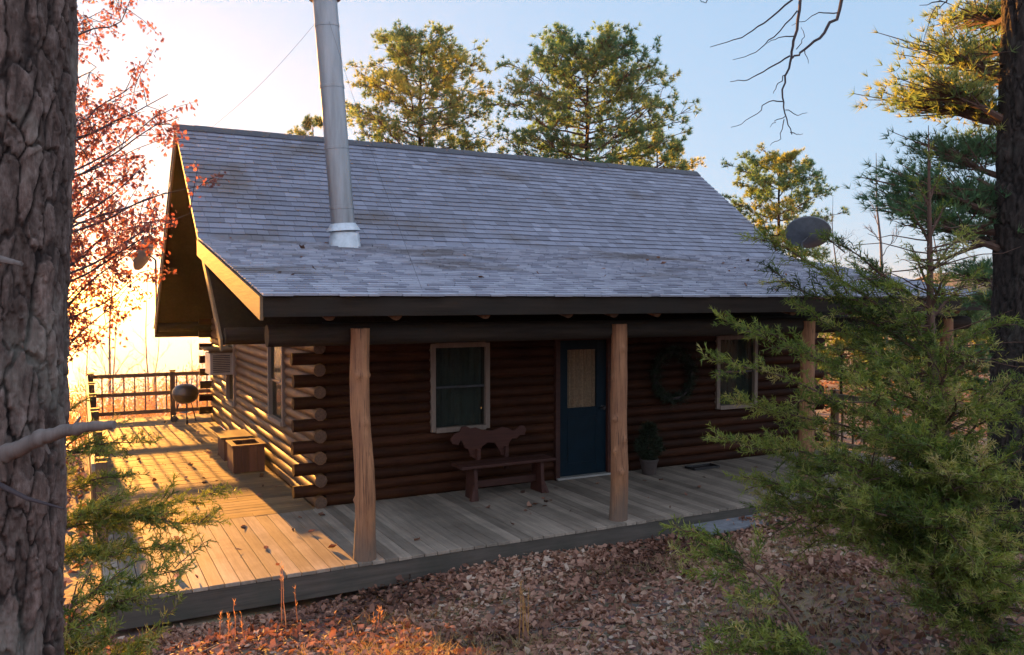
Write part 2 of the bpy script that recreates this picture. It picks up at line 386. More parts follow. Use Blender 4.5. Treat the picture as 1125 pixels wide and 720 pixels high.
# gables: horizontal boards between wall top and roof
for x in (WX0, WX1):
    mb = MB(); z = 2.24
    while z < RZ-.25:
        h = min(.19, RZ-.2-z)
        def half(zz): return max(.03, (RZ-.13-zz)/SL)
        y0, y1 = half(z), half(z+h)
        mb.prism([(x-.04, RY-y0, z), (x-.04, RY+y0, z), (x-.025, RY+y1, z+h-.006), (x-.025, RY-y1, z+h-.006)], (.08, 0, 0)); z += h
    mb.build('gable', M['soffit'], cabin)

# roof decks (slabs) and shingles
def slab(name, pts, th, m, parent):
    """pts: roof cross-section top line [(y,z)...], slab between XL and XR"""
    mb = MB()
    for (ya, za), (yb, zb) in zip(pts[:-1], pts[1:]):
        mb.prism([(XL+.03, ya, za-.012), (XL+.03, yb, zb-.012), (XL+.03, yb, zb-th), (XL+.03, ya, za-th)], (XR-XL-.06, 0, 0))
    return mb.build(name, m, parent)
main_roof = slab('main_roof', [(10.2, RZ-SL*(RY-10.2)), (RY, RZ), (19.2, RZ-SL*(19.2-RY))], .09, M['soffit'], cabin)
porch_roof = slab('porch_roof', [(PY+.03, PZ), (BY+.05, BZ+.01)], .09, M['soffit'], cabin)
def shingles(parent, yb, zb, yt, zt, wid=.24, seed=3, dropmax=.02, tone=.13, mean=.5):
    rr = random.Random(seed); dy, dz = yt-yb, zt-zb; ln = math.hypot(dy, dz); ty, tz = dy/ln, dz/ln
    ny, nz = -tz, ty
    if nz < 0: ny, nz = -ny, -nz
    ex = .142; n = int(round(ln/ex)); ex = ln/n; mb = MB()
    for i in range(n):
        x = XL-.02-rr.random()*wid; s1 = (i+1)*ex+.012; rowtone = rr.random()*.18
        while x < XR+.02:
            w = wid*rr.uniform(.55, 1.25); x0, x1 = max(x, XL-.02), min(x+w, XR+.02); x += w
            if x1-x0 < .01: continue
            s0 = i*ex-rr.random()*dropmax-(.02 if i == 0 else 0); h0 = .017+rr.random()*.006; h1 = .001
            def p(xx, s, h): return (xx, yb+ty*s+ny*h, zb+tz*s+nz*h)
            g = .002
            mb.add([p(x0+g, s0, h0), p(x1-g, s0, h0), p(x1-g, s1, h1), p(x0+g, s1, h1), p(x0+g, s0, -.002), p(x1-g, s0, -.002), p(x0+g, s1, -.002), p(x1-g, s1, -.002)],
                   [(0, 1, 2, 3), (4, 5, 1, 0), (4, 0, 3, 6), (1, 5, 7, 2)], min(1, max(0, rr.gauss(mean, tone)+rowtone-.09)))
    return mb.build('shingles', M['shingle'], parent)
shingles(main_roof, BY, BZ, RY, RZ, .24, 3, .014, .13, .27)
shingles(main_roof, 19.22, RZ-SL*(19.22-RY), RY, RZ, .26, 4)
shingles(porch_roof, PY-.02, PZ-.004, BY, BZ+.006, .20, 5, .035, .26, .80)  # paler than the main slope: brighter skylight painted into the tab tone
mb = MB(); x = XL-.02
while x < XR:
    x1 = min(x+.30, XR+.02); q = R_.uniform(.0, .01)
    mb.prism([(x, RY-.14, RZ-.075+q), (x, RY, RZ+.035+q), (x, RY+.14, RZ-.075+q), (x, RY, RZ+.018+q)], (x1-x-.004, 0, .0)); x = x1
mb.build('ridge_cap', M['ridge'], main_roof)
# rake boards, fascia
def rake(y0, z0, y1, z1, h, x, m, name, parent, th=.03, plumb=True):
    mb = MB(); mb.prism([(x, y0, z0), (x, y1, z1), (x, y1, z1-h), (x, y0, z0-h)], (th, 0, 0)); return mb.build(name, m, parent, bevel=.004)
for x in (XL, XR-.03):
    rake(10.19, RZ-SL*(RY-10.19)-.012, RY, RZ-.012, .15, x, M['rake'], 'rake_board', main_roof)
    rake(RY+.002, RZ-.013, 19.21, RZ-SL*(19.21-RY)-.012, .15, x, M['rake'], 'rake_board', main_roof)
    rake(PY-.012, PZ-.02, BY, BZ-.012, .215, x-.035 if x < 5 else x+.035, M['rake'], 'rake_board', porch_roof)
mb = MB(); mb.box(XL-.005, XR+.005, PY-.02, PY+.02, PZ-.205, PZ-.018); mb.build('fascia', M['fascia'], porch_roof, bevel=.005)
mb = MB(); mb.box(XL, XR, 19.2, 19.235, 1.78, RZ-SL*4.6-.02); mb.build('fascia', M['fascia'], main_roof, bevel=.005)
mb = MB(); log(mb, (XL+.05, 10.20, 2.16), (XR-.05, 10.20, 2.16), .095); mb.build('plate_log', M['fascia'], cabin, True); mb = MB(); log(mb, (XL+.05, 18.95, 2.0), (XR-.05, 18.95, 2.16), .09)
mb.build('plate_log', M['fascia'], cabin, True)
mb = MB(); log(mb, (XL+.12, 8.13, 2.235), (XR-.12, 8.13, 2.235), .10, n=14); mb.build('porch_beam', M['fascia'], cabin, True)
for x in (2.12, 2.78, 3.75, 4.75, 5.35, 5.95, 7.0, 8.1, 9.2, 10.3, 11.4):
    mb = MB(); z0 = PZ-.19
    mb.tube([(x, 7.72, z0), (x, 10.1, z0+.193*2.38)], .06, 12, wob=.1); mb.build('rafter', M['log_y'], cabin, True)
# peeled log posts
for i, (x, y) in enumerate(((2.53, 7.97), (5.62, 8.02), (8.70, 8.04), (11.60, 8.05))):
    rr = random.Random(20+i); mb = MB(); n = 30; k = 18
    for j in range(n+1): pass
    H = 2.30; knots = [(rr.uniform(.3, 2.0), rr.uniform(0, 6.28), rr.uniform(.016, .04)) for _ in range(8)]
    if i == 1: knots += [(1.20, 3.6, .045), (.95, 4.9, .04), (1.55, 1.2, .03), (.82, 3.5, .03)]
    V = []; F = []
    for j in range(n*3+1):
        z = H*j/(n*3); base = (.102-.010*z/H+.010*math.exp(-z*5))*(1.0 if i else 1.02)
        cx = x+.022*mnoise.noise((z*.9, i*7, 0))+(-.018*z if i == 0 else .004*z); cy = y+.03*mnoise.noise((z*.9, i*7, 4))
        for q in range(k):
            a = 2*math.pi*q/k
            r0 = base*(1+.10*mnoise.noise((math.cos(a)*1.2, math.sin(a)*1.2, z*1.6+i*9))+.03*mnoise.noise((math.cos(a)*4, math.sin(a)*4, z*6)))
            for kz, ka, kh in knots:
                da = (a-ka+math.pi) % (2*math.pi)-math.pi
                r0 += kh*math.exp(-(da*da)/.06-((z-kz)**2)/.0012)
            V.append((cx+math.cos(a)*r0, cy+math.sin(a)*r0, z))
    for j in range(n*3):
        for q in range(k): F.append((j*k+q, j*k+(q+1) % k, (j+1)*k+(q+1) % k, (j+1)*k+q))
    mb.add(V, F); mb.build('porch_post', M['post'], cabin, True)

# windows
def window(parent, H, wall, axis, curtain=True):
    a0, a1, z0, z1 = H; s = -1
    fr = MB(); w = .055
    def bx(mb, u0, u1, d0, d1, zz0, zz1):
        if axis == 'x': mb.box(u0, u1, wall+d0, wall+d1, zz0, zz1)
        else: mb.box(wall+d0, wall+d1, u0, u1, zz0, zz1)
    bx(fr, a0-.01, a0+w, -.105, .03, z0, z1); bx(fr, a1-w, a1+.01, -.105, .03, z0, z1)
    bx(fr, a0+w, a1-w, -.1035, .03, z1-w, z1+.01); bx(fr, a0+w, a1-w, -.12, .03, z0-.012, z0+w)
    f = fr.build('window', M['trim'], parent, bevel=.004)
    zm = (z0+z1)/2
    g = MB(); bx(g, a0+w, a1-w, -.042, -.038, z0+w, zm-.016); bx(g, a0+w, a1-w, -.058, -.054, zm+.016, z1-w); g.build('pane', M['glass'], f)
    sh = MB(); bx(sh, a0+w, a1-w, -.066, -.034, zm-.016, zm+.016); sh.build('sash_bar', M['darkmetal'], f, bevel=.003)
    cu = MB(); n = 60; vs = []
    for i in range(n+1):
        u = a0+w+(a1-a0-2*w)*i/n; d = .03+.018*math.sin(i*.75)+.01*math.sin(i*1.9+1)
        for zz in (z0+w, z1-w): vs.append((u, wall+d, zz) if axis == 'x' else (wall+d, u, zz))
    cu.add(vs, [(2*i, 2*i+2, 2*i+3, 2*i+1) for i in range(n)]); cu.build('curtain', M['curtain'], f, True)
    return f
window(cabin, W1, WY0, 'x'); window(cabin, W2, WY0, 'x'); window(cabin, SW1, WX0, 'y'); window(cabin, SW2, WX0, 'y')
# door
a0, a1, _, zt = DR
jm = MB(); jm.box(a0-.012, a0+.06, WY0-.115, WY0+.03, .0, zt); jm.box(a1-.06, a1+.012, WY0-.115, WY0+.03, .0, zt); jm.box(a0+.06, a1-.06, WY0-.113, WY0+.03, zt-.06, zt+.012)
door = MB(); y0, y1 = WY0-.06, WY0-.015; b0, b1 = a0+.062, a1-.062; wz0, wz1 = 1.02, 1.86; g0, g1 = b0+.15, b1-.17
door.box(b0, g0, y0, y1, .035, zt-.062); door.box(g1, b1, y0, y1, .035, zt-.062); door.box(g0, g1, y0+.002, y1, .035, wz0); door.box(g0, g1, y0+.002, y1, wz1, zt-.062)
door = door.build('door', M['door'], cabin, bevel=.004)
pn = MB()
for (q0, q1) in ((.2, .88),):
    pn.box(g0+.0, g1, y0-.006, y0+.0015, q0, q0+.02); pn.box(g0, g1, y0-.006, y0+.0015, q1-.02, q1); pn.box(g0, g0+.02, y0-.006, y0+.0015, q0+.02, q1-.02); pn.box(g1-.02, g1, y0-.006, y0+.0015, q0+.02, q1-.02)
pn.build('moulding', M['door'], door, bevel=.002)
jm.build('door_frame', M['redwood'], cabin, bevel=.004)
g = MB(); g.box(g0, g1, y0+.012, y0+.016, wz0, wz1); g.build('pane', M['doorglass'], door)
cu = MB(); vs = []
for i in range(51):
    u = g0+(g1-g0)*i/50
    for zz in (wz0, wz1): vs.append((u, y0+.026+.010*math.sin(i*.9)+.004*math.sin(i*2.3), zz))
cu.add(vs, [(2*i, 2*i+2, 2*i+3, 2*i+1) for i in range(50)]); cu.build('curtain', M['lace'], door, True)
h = MB(); h.lathe([(0, -.075), (.02, -.075), (.028, -.06), (.026, -.045), (.012, -.03), (.012, -.006), (.03, -.005), (.03, 0)], (b1-.07, y0, 1.0), 16, (0, 1, 0)); h.build('handle', M['darkmetal'], door, True)
th = MB(); th.box(a0, a1, WY0-.16, WY0-.02, .006, .034); th.build('threshold', M['white'], cabin, bevel=.004)

# chimney pipe
CB = Vector((3.38, 11.5, 3.32)); CT = CB+Vector((-.26, .0, 3.43)); ax = (CT-CB).normalized()
ch = MB(); ch.tube([CB-ax*.2, CT], .165, 40); chim = ch.build('chimney_pipe', M['galv'], cabin, True)
for s in (.55, 1.38, 2.22, 3.05):
    bd = MB(); bd.lathe([(.1655, -.022), (.1715, -.02), (.1715, .02), (.1655, .022)], CB+ax*s, 40, ax); bd.build('band', M['galv'], chim, True)
fl = MB(); fl.lathe([(.245, -.09), (.225, -.02), (.200, .20), (.168, .205)], CB, 40); fl.build('flashing', M['flash'], chim, True)
sc = MB(); sc.lathe([(.168, .33), (.175, .33), (.235, .235), (.238, .225), (.232, .225), (.172, .29)], CB, 40, ax); sc.build('storm_collar', M['flash'], chim, True)
cp = MB(); cp.lathe([(.150, -.16), (.152, -.02), (.215, -.03), (.218, .02), (.2, .05), (.05, .13), (0, .14)], CT, 40, ax); cp.build('chimney_cap', M['rust'], chim, True)
for e in ((2.05, 14.5, 5.42), (3.12, 7.85, 2.63)):
    w = MB(); st_ = CT-ax*.18; w.tube([st_.lerp(Vector(e), i/12)-Vector((0, 0, .10*math.sin(math.pi*i/12))) for i in range(13)], .002, 6)
    w.build('guy_wire', M['darkmetal'], chim, True)

# ------------------------------------------------------------------ deck
deck = thing('wooden_deck', 'weathered plank deck wrapping round the front and left of the cabin', 'deck', (6, 9, -.3))
DX0, DX1, DY0, DY1 = .2, 11.75, 7.86, 19.95
mb = MB(); x = DX0
while x < DX1-.02:
    w = min(.139, DX1-x); mb.box(x, x+w-.006, DY0-.02+R_.uniform(-.004, .004), WY0-.02 if x > WX0-.1 else 10.16, -.035, R_.uniform(-.002, .002)); x += w
mb.build('porch_boards', M['deck_y'], deck, bevel=.004)
mb = MB(); y = 10.166
while y < DY1-.02:
    w = min(.139, DY1-y); z = R_.uniform(-.002, .002)
    cut = R_.uniform(.8, 1.9); e = WX0-.06 if y < WY1 else DX1
    mb.box(DX0-.02+R_.uniform(-.004, .004), DX0+cut, y, y+w-.006, -.035, z); mb.box(DX0+cut+.004, e, y, y+w-.006, -.035, z); y += w
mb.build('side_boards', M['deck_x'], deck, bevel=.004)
mb = MB(); mb.box(DX0, DX1, DY0-.012, DY0+.03, -.27, -.037); mb.box(DX0, DX0+.04, DY0+.032, DY1, -.27, -.037); mb.box(DX0+.042, DX1, DY1-.045, DY1-.002, -.27, -.037); mb.box(DX1-.045, DX1, DY0+.032, WY0, -.27, -.037)
mb.build('rim_joist', M['rim'], deck, bevel=.006)
for (px_, py_) in ((.32, 8.2), (.32, 11), (.32, 14), (.32, 17), (.32, 19.8), (4, 19.8), (8, 19.8), (11.5, 19.8), (11.6, 8.2)):
    mb = MB(); mb.box(px_-.06, px_+.06, py_-.06, py_+.06, float(ground_z(px_, py_))-.3, -.04); mb.build('deck_post', M['rail_v'], deck)

def railing(name, label, p0, p1, nposts, rails, skip_first=False, blc=.21):
    p0 = Vector(p0); p1 = Vector(p1); dv = p1-p0; ln = dv.length; u = dv/ln; s = Vector((-u.y, u.x, 0))
    t = thing(name, label, 'railing', p0)
    def bar(mb, a, b_, w, h, zc):
        a = Vector(a); b_ = Vector(b_)
        mb.prism([a+s*w/2+Vector((0, 0, zc-h/2)), a-s*w/2+Vector((0, 0, zc-h/2)), a-s*w/2+Vector((0, 0, zc+h/2)), a+s*w/2+Vector((0, 0, zc+h/2))], b_-a)
    ps = [p0.lerp(p1, i/(nposts-1)) for i in range(nposts)]
    for p in ps:
        mb = MB(); mb.box(p.x-.05, p.x+.05, p.y-.05, p.y+.05, -.002, .98+R_.uniform(0, .02)); mb.box(p.x-.062, p.x+.062, p.y-.062, p.y+.062, 1.0, 1.03); mb.build('post', M['rail_v'], t, bevel=.005)
    for zc in rails:
        mb = MB(); bar(mb, p0+s*.07, p1+s*.07, .04, .085, zc); mb.build('rail', M['rail'] if abs(u.x) > .5 else M['deck_y'], t, bevel=.005)
    k = int(ln/blc)
    for i in range(1, k):
        p = p0+u*(ln*i/k)+s*.07
        mb = MB(); mb.box(p.x-.014, p.x+.014, p.y-.014, p.y+.014, rails[-1], rails[0]-.03); mb.build('baluster', M['rail_v'], t)
railing('deck_railing', 'dark wooden railing with slim balusters across the far end of the deck', (.28, 19.82, 0), (11.6, 19.82, 0), 8, (.93, .52, .12))
railing('deck_railing', 'wooden railing seen end on along the left edge of the deck', (.21, 9.1, 0), (.27, 19.6, 0), 6, (.93, .12), blc=.15)
railing('deck_railing', 'short porch railing at the right end behind the cedar', (11.6, 8.3, 0), (11.6, 10.1, 0), 2, (.93, .12))
st = thing('porch_step', 'long grey plank step against the front of the porch', 'step', (7.6, 7.6, -.3))
mb = MB(); mb.box(6.55, 8.75, 7.47, 7.64, -.17, -.13); mb.box(6.55, 8.75, 7.648, 7.83, -.17, -.13); mb.build('tread', M['stone'], st, bevel=.006)
mb = MB(); mb.box(6.58, 8.72, 7.50, 7.535, -.42, -.172); mb.build('riser', M['rim'], st)
for x in (6.62, 8.66): mb = MB(); mb.box(x-.02, x+.02, 7.54, 7.82, -.42, -.172); mb.build('side_board', M['rim'], st)

# ------------------------------------------------------------------ things on the porch
bn = thing('bench', 'red brown plank bench with carved dog shaped back under the porch window', 'bench', (5, 9.75, 0))
mb = MB(); mb.box(4.30, 5.68, 9.55, 9.72, .425, .465); mb.box(4.30, 5.68, 9.728, 9.90, .425, .465); mb.build('seat', M['redwood'], bn, bevel=.008)
for x in (4.50, 5.48):
    mb = MB(); mb.prism([(x, 9.58, 0), (x, 9.90, 0), (x, 9.86, .423), (x, 9.62, .423)], (.05, 0, 0))
    mb.prism([(x-.06 if x < 5 else x+.06, 9.57, .0), (x-.06 if x < 5 else x+.06, 9.64, 0), (x, 9.68, .2), (x, 9.62, .2)], (.05, 0, 0)); mb.build('leg', M['redwood'], bn, bevel=.006)
mb = MB(); mb.box(4.56, 5.47, 9.72, 9.76, .14, .23); mb.build('stretcher', M['redwood'], bn, bevel=.005)
sil = [(.0, .25), (.04, .19), (.12, .17), (.16, .24), (.22, .12), (.27, .10), (.30, .0), (.38, -.04), (.42, .02), (.47, .12), (.55, .17), (.66, .16), (.72, .07), (.76, -.02), (.83, -.03), (.86, .04), (.88, .14), (.93, .20), (1.0, .19), (1.05, .24), (1.12, .23), (1.15, .30), (1.12, .36), (1.05, .37), (1.0, .33), (.94, .30), (.88, .34), (.78, .37), (.62, .33), (.48, .35), (.38, .39), (.30, .38), (.24, .42), (.17, .41), (.14, .35), (.07, .33)]
mb = MB(); mb.prism([(4.33+a*.99, 9.99, .50+b_*.98) for a, b_ in sil], (0, .03, 0)); mb.build('backrest', M['redwood'], bn, bevel=.004)
for x in (4.72, 5.14): mb = MB(); mb.box(x-.025, x+.025, 9.93, 9.985, .30, .60); mb.build('back_support', M['redwood'], bn)

def planter(name, label, x0, x1, y0, y1, h):
    t = thing(name, label, 'planter', ((x0+x1)/2, (y0+y1)/2, 0)); th_ = .025
    sides = MB()
    n = 4
    for i in range(n):
        a = x0+(x1-x0)*i/n; b_ = x0+(x1-x0)*(i+1)/n-.004
        sides.box(a, b_, y0, y0+th_, .015, h); sides.box(a, b_, y1-th_, y1, .015, h)
    for i in range(n):
        a = y0+th_+.002+(y1-y0-2*th_-.004)*i/n; b_ = y0+th_+.002+(y1-y0-2*th_-.004)*(i+1)/n-.004
        sides.box(x0, x0+th_, a, b_, .015, h); sides.box(x1-th_, x1, a, b_, .015, h)
    sides.build('box_side', M['planter'], t, bevel=.003)
    rim = MB(); w = .06; o_ = .02
    rim.box(x0-o_, x1+o_, y0-o_, y0+w, h+.001, h+.026); rim.box(x0-o_, x1+o_, y1-w, y1+o_, h+.001, h+.026); rim.box(x0-o_, x0+w, y0+w+.001, y1-w-.001, h+.001, h+.026); rim.box(x1-w, x1+o_, y0+w+.001, y1-w-.001, h+.001, h+.026)
    rim.build('rim', M['planter'], t, bevel=.003)
    s_ = MB(); s_.box(x0+th_+.002, x1-th_-.002, y0+th_+.002, y1-th_-.002, .02, h-.07); s_.build('soil', M['soil'], t)
planter('planter_box', 'square red brown wooden planter box by the side window', 2.04, 2.50, 12.75, 13.30, .40)
pb = thing('storage_box', 'small wooden box with overhanging lid behind the planter', 'box', (2.25, 14.1, 0))
mb = MB(); mb.box(2.08, 2.10, 13.85, 14.5, 0.002, .36); mb.box(2.44, 2.46, 13.85, 14.5, .002, .36); mb.box(2.102, 2.438, 13.85, 13.87, .002, .36); mb.box(2.102, 2.438, 14.48, 14.5, .002, .36); mb.build('box_side', M['planter'], pb, bevel=.003)
mb = MB(); mb.box(2.02, 2.52, 13.78, 14.57, .362, .39); mb.build('lid', M['rail'], pb, bevel=.004)

ac = thing('window_air_conditioner', 'pale metal air conditioner jutting from the rear side window', 'air conditioner', (2.4, 16.3, 1.2))
mb = MB(); mb.box(2.17, 2.60, 15.98, 16.62, 1.20, 1.60); mb.build('case', M['white'], ac, bevel=.012)
mb = MB()
for i in range(10): mb.box(2.22, 2.52, 15.972, 15.985, 1.25+i*.033, 1.268+i*.033)
mb.build('grille', M['darkmetal'], ac)
mb = MB(); mb.box(2.10, 2.58, 15.86, 16.72, 1.66, 1.69); mb.build('shelf_board', M['rake'], ac, bevel=.004)
for y in (15.95, 16.62): mb = MB(); mb.prism([(2.15, y, 1.612), (2.56, y, 1.612), (2.56, y, 1.658), (2.15, y, 1.658)], (0, .03, 0)); mb.build('bracket', M['rake'], ac)

gl = thing('kettle_grill', 'black round kettle grill with lid near the far railing', 'grill', (2.03, 18.6, 0))
gx, gy = 2.03, 18.6
mb = MB(); mb.lathe([(0, .40), (.10, .41), (.19, .46), (.245, .54), (.26, .60), (.255, .60), (.24, .545)], (gx, gy, 0), 32); mb.build('bowl', M['black'], gl, True)
mb = MB(); mb.lathe([(.268, .605), (.268, .62), (.25, .70), (.19, .775), (.10, .815), (0, .825)], (gx, gy, 0), 32); lid = mb.build('lid', M['black'], gl, True)
mb = MB(); mb.tube([(gx-.05, gy, .82), (gx-.05, gy, .86), (gx+.05, gy, .86), (gx+.05, gy, .82)], .009, 8); mb.build('handle', M['rail'], lid, True)
for k in range(3):
    a = k*2.094+.5; mb = MB(); mb.tube([(gx+math.cos(a)*.13, gy+math.sin(a)*.13, .45), (gx+math.cos(a)*.25, gy+math.sin(a)*.25, .07 if k else .0)], .011, 8)
    lg = mb.build('leg', M['darkmetal'], gl, True)
    if k: mb = MB(); mb.lathe([(.0, -.02), (.075, -.02), (.078, 0), (.075, .02), (0, .02)], (gx+math.cos(a)*.25, gy+math.sin(a)*.25, .078), 20, (math.cos(a+1.57), math.sin(a+1.57), 0)); mb.build('wheel', M['black'], gl, True)
mb = MB(); mb.lathe([(.02, .2), (.12, .215), (.125, .225), (0, .205)], (gx, gy, 0), 24); mb.build('ash_pan', M['darkmetal'], gl, True)

# wreath, potted shrub, crumpled boots
def spray(P0, D0, n, ln, wd):
    P = np.repeat(P0, n, 0); D = unit(np.repeat(D0, n, 0)+.75*NP.normal(size=(len(P), 3)))
    return blades(P, D, ln*NP.uniform(.6, 1.2, len(P)), wd, NP.uniform(0, .7, len(P)))
wr = thing('wreath', 'dark evergreen wreath hanging on the log wall right of the door', 'wreath', (8.12, 10.13, 1.42))
a = NP.uniform(0, 6.283, 900); q = NP.normal(.36, .045, 900)
P = np.stack([8.12+np.cos(a)*q, 10.13+NP.normal(0, .03, 900), 1.42+np.sin(a)*q], -1); D = np.stack([-np.sin(a)+np.cos(a)*.6*NP.normal(size=900), -.5+0*a, np.cos(a)+np.sin(a)*.6], -1)
npmesh('foliage', *spray(P, unit(D), 6, .08, .008), M['wreath'], wr)
mb = MB(); mb.tube([(8.12+math.cos(t*.2618)*.36, 10.135, 1.42+math.sin(t*.2618)*.36) for t in range(25)], .025, 8); mb.build('ring', M['twig_dark'], wr, True)
pp = thing('potted_shrub', 'small dark potted evergreen standing against the wall beside the post', 'potted plant', (7.5, 9.92, 0))
mb = MB(); mb.lathe([(0, .003), (.10, .003), (.13, .20), (.145, .20), (.145, .23), (.125, .23), (.12, .19), (0, .19)], (7.5, 9.92, 0), 24); mb.build('pot', M['terracotta'], pp, True)
z = NP.uniform(.22, .74, 500); q = (.08+.15*np.abs(np.sin(z*9+1))*(z < .66))*np.sqrt(NP.uniform(0, 1, 500)); a = NP.uniform(0, 6.28, 500)
npmesh('foliage', *spray(np.stack([7.5+np.cos(a)*q, 9.92+np.sin(a)*q, z], -1), unit(np.stack([np.cos(a), np.sin(a), .5+0*a], -1)), 8, .08, .011), M['wreath'], pp)
mb = MB(); mb.tube([(7.5, 9.92, .18), (7.5, 9.92, .7)], .012, 6); mb.build('stem', M['cedarwood'], pp)
mt = thing('boot_tray', 'low dark tray lying on the porch below the right window', 'tray', (8.5, 9.9, 0))
mb = MB(); mb.box(8.25, 8.75, 9.78, 10.02, .002, .012); mb.box(8.25, 8.75, 9.78, 9.79, .012, .035); mb.box(8.25, 8.75, 10.01, 10.02, .012, .035); mb.box(8.25, 8.26, 9.792, 10.008, .012, .035); mb.box(8.74, 8.75, 9.792, 10.008, .012, .035); mb.build('tray', M['black'], mt, bevel=.003)

# satellite dishes
def dish(label, base, c, nrm, r, group='satellite dishes'):
    t = thing('satellite_dish', label, 'satellite dish', base, group); c = Vector(c); nrm = Vector(nrm).normalized(); base = Vector(base)
    mb = MB(); prof = [(r*k/8, .28*r*(k/8)**2) for k in range(9)]; mb.lathe(prof+[(r*1.02, .28*r-.005), (r*1.0, .26*r-.02)]+[(r*k/8, .28*r*(k/8)**2-.02) for k in range(7, -1, -1)], c, 32, nrm); mb.build('reflector', M['dish'], t, True)
    lo = nrm.cross(Vector((0, 0, 1))).cross(nrm); lo = -lo.normalized()*r if lo.z > 0 else lo.normalized()*r
    f = c+nrm*r*.95+lo*.35
    mb = MB(); mb.tube([c+lo*.9+nrm*.1, f], .014, 8); mb.build('arm', M['darkmetal'], t, True)
    mb = MB(); mb.tube([f-nrm*.02, f-nrm*.14], [.035, .025], 12); mb.build('feed_horn', M['darkmetal'], t, True)
    mb = MB(); mb.tube([base, Vector((base.x, base.y, c.z-.12)), c-nrm*.02], .022, 10); mb.build('mast', M['darkmetal'], t, True)
    mb = MB(); mb.box(base.x-.08, base.x+.08, base.y-.08, base.y+.08, base.z-.01, base.z+.012); mb.build('foot', M['darkmetal'], t)
dish('dark oval satellite dish above the right edge of the porch roof', (11.95, 11.2, 3.275), (12.05, 11.15, 3.76), (.55, .5, .85), .40)
dish('grey satellite dish seen edge on beyond the left gable', (1.55, 19.35, 1.98), (1.42, 19.5, 3.55), (-.75, .35, .35), .40)

# ------------------------------------------------------------------ trees
def limb(p0, p1, r0, r1, n=8, wig=.06, sag=0.):
    p0 = Vector(p0); p1 = Vector(p1); ln = (p1-p0).length; s = R_.random()*99; pts = []
    for i in range(n+1):
        t_ = i/n; w = wig*ln*math.sin(math.pi*min(1, t_*1.0)*.5)*.5
        pts.append(p0.lerp(p1, t_)+Vector((mnoise.noise((s, t_*3, 0)), mnoise.noise((s, t_*3, 9)), mnoise.noise((s, t_*3, 21))))*w+Vector((0, 0, -sag*ln*math.sin(math.pi*t_))))
    pts[0] = p0
    return pts, [r0+(r1-r0)*i/n for i in range(n+1)]

def bark_trunk(name, pts, rr, m, parent, na=160, nz=420, amp=.022, cell=(.05, .14), smooth=True):
    """plated bark: stretched cells with cracks, as real relief"""
    pts = [np.array(p) for p in pts]; T = np.linspace(0, 1, nz); seg = T*(len(pts)-1); i0 = np.clip(seg.astype(int), 0, len(pts)-2); f = (seg-i0)[:, None]
    P = np.array(pts); C = P[i0]*(1-f)+P[i0+1]*f; rad_ = np.array(rr)[i0]*(1-f[:, 0])+np.array(rr)[i0+1]*f[:, 0]
    V = np.empty((nz, na, 3)); A = np.empty((nz, na)); B = np.empty((nz, na)); off = R_.random()*40
    for j in range(nz):
        for k in range(na):
            a = 2*math.pi*k/na; u = a*rad_[j]; cx, cy = math.cos(a)*rad_[j], math.sin(a)*rad_[j]; z = C[j, 2]
            w1 = mnoise.noise((cx*9, cy*9, z*3.5+off)); w2 = mnoise.noise((cx*30, cy*30, z*13+off)); w3 = mnoise.noise((cx*85, cy*85, z*50)); w4 = mnoise.noise((cx*30+9, cy*30, z*11+off))
            wx = w1*.020+w2*.011+w3*.004; wz = w1*.09+w4*.055+w3*.012
            d, pp_ = mnoise.voronoi(Vector(((cx+wx)/cell[0], (cy+w4*.011)/cell[0], (z+wz)/cell[1]+off)))
            e1 = min(1., max(0., (d[1]-d[0]-.03)/.07)); h1 = mnoise.noise(pp_[0]*3.7)
            dd, pq_ = mnoise.voronoi(Vector(((cx+wx)/cell[0]*1.9+3, (cy+w4*.012)/cell[0]*1.9, (z+wz)/cell[1]*1.7+off)))
            e2 = min(1., max(0., (dd[1]-dd[0])/.10)); h2 = mnoise.noise(pq_[0]*3.1)
            fur = abs(mnoise.noise(((cx+wx*.5)*9, (cy-wx*.5)*9, z*1.1+off))); fur = min(1., fur/.10)
            hgt = e1*.62+.55*h1*e1+.52*h2+.14*e2+.35*fur+.20*w3+.07*w2-.3
            e = e1*.62+e2*.16+fur*.22
            r0 = rad_[j]+amp*(hgt-.6); V[j, k] = (C[j, 0]+math.cos(a)*r0, C[j, 1]+math.sin(a)*r0, z); A[j, k] = e; B[j, k] = .5+.6*h1*e1+.35*h2
    i = np.arange(nz*na).reshape(nz, na); r1 = np.roll(i, -1, 1)
    F = np.stack([i[:-1], r1[:-1], r1[1:], i[1:]], -1).reshape(-1, 4)
    o = npmesh(name, V.reshape(-1, 3), F, A.ravel(), m, parent, smooth)
    at_ = o.data.attributes.new('tint', 'FLOAT', 'POINT'); at_.data.foreach_set('value', np.clip(B, 0, 1).astype(np.float32).ravel()); return o

